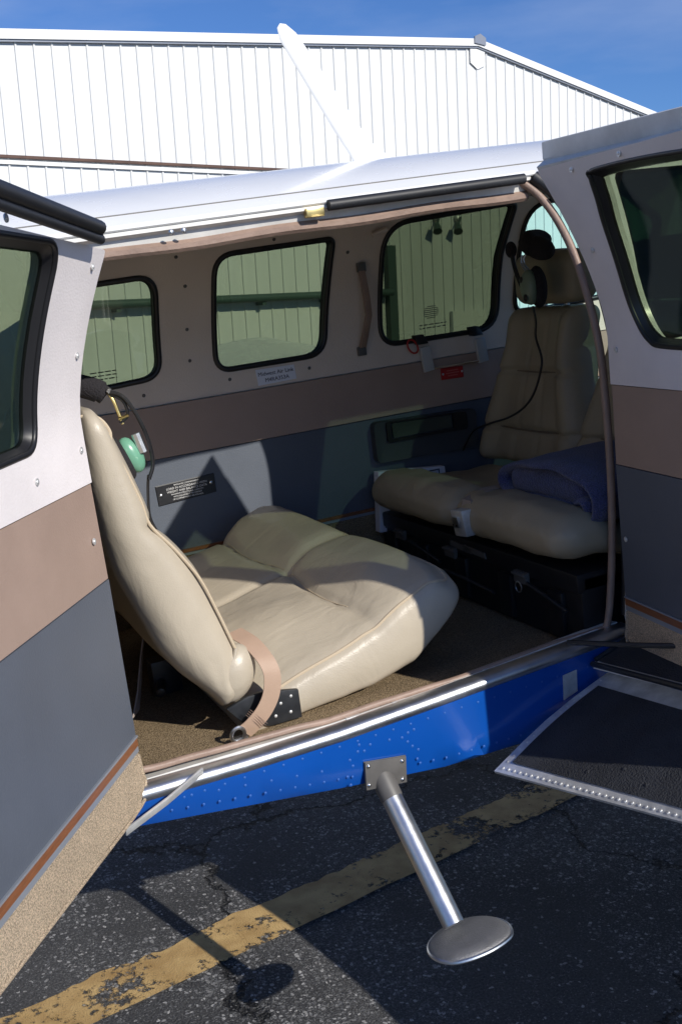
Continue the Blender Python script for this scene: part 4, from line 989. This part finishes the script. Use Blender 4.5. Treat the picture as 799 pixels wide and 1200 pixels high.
b = MB(); b.strip([((1.375, 2.397, -.655), (0, 1, 0)), ((1.385, 2.398, -.615), (0, 1, 0)), ((1.45, 2.41, -.60), (0, 1, 0)), ((1.62, 2.45, -.612), (0, 1, 0)), ((1.76, 2.48, -.625), (0, 1, 0))], .045, .003); obj('webbing', b, M['old_belt'], bt, smooth=60)

# black storage case under those seats
case = thing('storage_case', 'black plastic storage case with latches under the tan seats', 'case', (1.6, 2.5, -.93))
b = MB(); b.box((1.425, 1.985, -.928), (1.60, 3.02, -.745)); obj('body', b, M['black'], case, bevel=.012)
b = MB(); b.box((1.415, 1.985, -.790), (1.60, 3.02, -.742)); lid = obj('lid', b, M['black'], case, bevel=.008)
for y in (2.08, 2.3, 2.52, 2.74, 2.94):
    b = MB(); b.box((1.412, y-.03, -.915), (1.43, y+.03, -.80)); obj('rib', b, M['black'], case, bevel=.006)
for y in (2.21, 2.56, 2.86):
    b = MB(); b.box((1.404, y-.028, -.806), (1.416, y+.028, -.776)); b.tube([(1.402, y-.03, -.783), (1.402, y+.03, -.783)], .0045, 8)
    la = obj('latch', b, M['steel_grey'], case, bevel=.002)
    if y < 2.3:
        b = MB(); b.tube([Vector((1.400, y+.002+.014*cos(a), -.815+.014*sin(a))) for a in [2*pi*i/18 for i in range(18)]], .002, 6, closed=True); obj('pull_ring', b, M['alu'], la)
for y0_, z0_, y1_, z1_ in ((2.02, -.835, 2.18, -.80), (2.62, -.83, 2.80, -.80), (2.34, -.86, 2.60, -.85)):
    b = MB(); b.tube([(1.405, y0_, z0_), (1.40, (y0_+y1_)/2, (z0_+z1_)/2+.006), (1.405, y1_, z1_)], .005, 8); obj('carry_rail', b, M['black_steel'], case)
for y in (2.38, 2.45):
    b = MB(); b.strip([((1.413, y, -.77), (0, .35, 1)), ((1.413, y+.11, -.765), (0, -.35, 1))], .016, .004); obj('handle', b, M['steel_grey'], case)

# white carton/card against the wall behind the seat
card = thing('cardboard_box', 'flat white printed carton standing between the seat and the cabin wall', 'box', (1.52, 3.0, -.81))
b = MB(); b.hexa([(1.400, 2.985, -.806), (1.66, 2.985, -.83), (1.66, 3.018, -.83), (1.400, 3.018, -.806), (1.418, 2.985, -.614), (1.655, 2.985, -.638), (1.655, 3.018, -.638), (1.418, 3.018, -.614)]); bx = obj('carton', b, M['paper'], card, bevel=.002, smooth=0)
b = MB()
for x0, x1, z0, z1 in ((1.572, 1.633, -.645, -.642), (1.572, 1.633, -.690, -.687), (1.572, 1.575, -.690, -.642), (1.630, 1.633, -.690, -.642)): b.box((x0, 2.983, z0), (x1, 2.9845, z1))
obj('print_frame', b, M['dark_print'], bx, smooth=0)
text('print', 'Y/N', .026, (1.603, 2.983, -.662), (1, 0, -.05), (0, 0, 1), M['dark_print'], bx)
b = MB(); x = 1.425
while x < 1.52:
    lw = random.choice((.002, .003, .005)); b.box((x, 2.983, -.785), (x+lw, 2.9845, -.745)); x += lw+random.choice((.002, .003))
b.box((1.42, 2.983, -.794), (1.53, 2.9845, -.791)); obj('print', b, M['dark_print'], bx, smooth=0)

# folded navy blanket
blk = thing('blanket', 'folded navy fleece blanket on the tan seat nearest the front door', 'blanket', (1.62, 2.2, -.62))
prof = spline([(2.06, -.588, 0), (2.035, -.580, 0), (2.018, -.596, 0), (2.03, -.612, 0), (2.09, -.609, 0), (2.2, -.606, 0), (2.33, -.606, 0), (2.385, -.59, 0), (2.385, -.558, 0), (2.34, -.535, 0), (2.25, -.523, 0), (2.13, -.520, 0), (2.03, -.534, 0), (1.99, -.565, 0), (1.985, -.605, 0), (2.01, -.630, 0), (2.08, -.630, 0), (2.3, -.628, 0)], 6)
def ribbon(prof, th, x0, x1, nx, wobb):
    mb = MB(); rows = []
    for i in range(nx+1):
        x = lerp(x0, x1, i/nx); outer = []; inner = []
        for j, p in enumerate(prof):
            a = prof[max(0, j-1)]; c = prof[min(len(prof)-1, j+1)]; t = (c-a).normalized(); nn = Vector((-t.y, t.x))
            e = Vector((p.x, p.y)); ed = min(1., min(i, nx-i)/2+.35)
            for L, sg in ((outer, 1), (inner, -1)):
                q = e+nn*sg*th/2*ed; pz = Vector((x+wob((q.x*8, q.y*8, 3), 1, .012), q.x, q.y)); L.append(pz+Vector((wob(pz, 9, wobb), wob(pz, 10, wobb, 3), wob(pz, 8, wobb, 9))))
        rows.append(outer+list(reversed(inner))+[outer[0]])
    mb.grid(rows); k = len(rows[0])-1; h = k//2
    for r_ in (rows[0], rows[-1]): mb.add(r_[:-1], [(i, i+1, k-2-i, k-1-i) for i in range(h-1)])
    return mb
obj('cloth', ribbon(prof, .022, 1.475, 1.80, 16, .011), M['blanket'], blk, smooth=80)
fill = rbox((.155, .165, .04), .035, (14, 16, 8), lambda p, q: Vector((1.645, 2.20, -.570))+p+Vector((0, 0, wob(p, 9, .008))))
obj('inner_fold', fill, M['blanket'], blk, smooth=80)

# ------------------------------------------------------------------ headsets
hs = thing('headset', 'green aviation headset hooked over the headrest of the shaded tan seat', 'headset', (1.86, 2.64, -.1))
def cup(parent, c, ax, n_, mcol, sx=.034, sz=.05):
    c = Vector(c); n_ = Vector(n_).normalized(); up_ = Vector(ax).normalized(); sd = n_.cross(up_)
    b = MB(); b.ell(c+n_*.012, (sd*sx, up_*sz, n_*.026), 20, 12); o = obj('earcup', b, mcol, parent)
    b = MB(); b.ell(c-n_*.012, (sd*(sx+.010), up_*(sz+.010), n_*.024), 20, 12); obj('ear_cushion', b, M['cloth_black'], parent)
    b = MB(); b.dome(c+n_*.034+up_*.022, n_, .010, .6); obj('screw_boss', b, M['black'], o)
    b = MB(); b.dome(c+n_*.030-up_*.028-sd*.01, n_, .013, .5); obj('microphone_mount', b, M['black'], o)
    return o
cup(hs, (1.800, 2.622, -.103), (.02, .06, 1), (-.92, .25, .05), M['grey_green'])
b = MB(); b.tube(spline([(1.80, 2.607, .000), (1.815, 2.65, .022), (1.85, 2.675, .028), (1.90, 2.68, .02)], 6), [.020, .024, .027, .028, .029, .03, .03, .03, .03, .03, .03, .03, .03, .03, .03, .029, .028, .025, .02][:19], 12); obj('headband_pad', b, M['cloth_black'], hs)
b = MB(); b.ell((1.815, 2.600, .003), (Vector((.03, -.01, 0)), Vector((0, .052, .018)), Vector((0, -.01, .03))), 16, 10); obj('headband_pad', b, M['cloth_black'], hs)
b = MB(); b.tube(spline([(1.79, 2.625, -.055), (1.795, 2.655, -.035), (1.80, 2.655, -.015), (1.81, 2.63, .005)], 6), .0035, 8); b.tube(spline([(1.79, 2.638, -.060), (1.795, 2.668, -.035), (1.80, 2.668, -.01)], 6), .0025, 8); obj('headband_wire', b, M['alu'], hs)
b = MB(); b.tube(spline([(1.79, 2.640, -.130), (1.785, 2.668, -.085), (1.785, 2.69, -.035), (1.79, 2.703, .008)], 6), .0065, 8); bm_ = obj('microphone_boom', b, M['black'], hs)
b = MB(); b.ell((1.79, 2.706, .008), (Vector((.017, 0, 0)), Vector((0, .016, 0)), Vector((0, 0, .024))), 14, 10); obj('microphone', b, M['cloth_black'], bm_)
b = MB(); b.tube(spline([(1.785, 2.612, -.155), (1.79, 2.612, -.20), (1.79, 2.618, -.245), (1.786, 2.592, -.30), (1.776, 2.588, -.34), (1.765, 2.612, -.40), (1.758, 2.66, -.445), (1.752, 2.74, -.480), (1.745, 2.84, -.505), (1.74, 2.93, -.535), (1.73, 2.99, -.60)], 6), .0034, 8); obj('cord', b, M['black'], hs)

hs2 = thing('headset', 'green aviation headset draped over the top of the cream bench backrest', 'headset', (.47, 2.5, -.2))
cup(hs2, (.536, 2.47, -.352), (-.35, .0, 1), (.97, -.2, .25), M['green_shell'], .026, .046)
b = MB(); b.tube(spline([(.37, 2.60, -.215), (.41, 2.545, -.180), (.45, 2.51, -.172), (.495, 2.485, -.190), (.512, 2.478, -.205)], 6), [.02]*4+[.027]*17+[.022]*4, 12); obj('headband_pad', b, M['cloth_black'], hs2)
b = MB(); b.tube(spline([(.45, 2.51, -.145), (.50, 2.49, -.178), (.525, 2.475, -.21), (.535, 2.47, -.25), (.54, 2.468, -.275)], 6), .004, 8, flat=.5); b.tube([(.532, 2.47, -.262), (.555, 2.462, -.256)], .004, 8); obj('headband_wire', b, M['brass'], hs2)
b = MB(); b.tube(spline([(.515, 2.47, -.195), (.548, 2.46, -.212), (.572, 2.452, -.26), (.588, 2.45, -.32), (.590, 2.45, -.375), (.575, 2.45, -.41)], 6), .0048, 8); b.tube(spline([(.52, 2.475, -.2), (.548, 2.465, -.222), (.553, 2.465, -.255), (.535, 2.47, -.272)], 6), .004, 8); obj('cord', b, M['black'], hs2)
b = MB(); b.tube([(.515, 2.455, -.196), (.52, 2.452, -.188)], .005, 8); obj('band_screw', b, M['alu'], hs2)
b = MB(); b.tube([(.562, 2.455, -.30), (.572, 2.452, -.345)], .011, 8); obj('yoke', b, M['alu'], hs2)
b = MB(); b.tube(spline([(.575, 2.45, -.40), (.57, 2.46, -.44), (.565, 2.46, -.50), (.58, 2.46, -.55), (.60, 2.46, -.62)], 6), .0035, 8); obj('cord', b, M['black'], hs2)
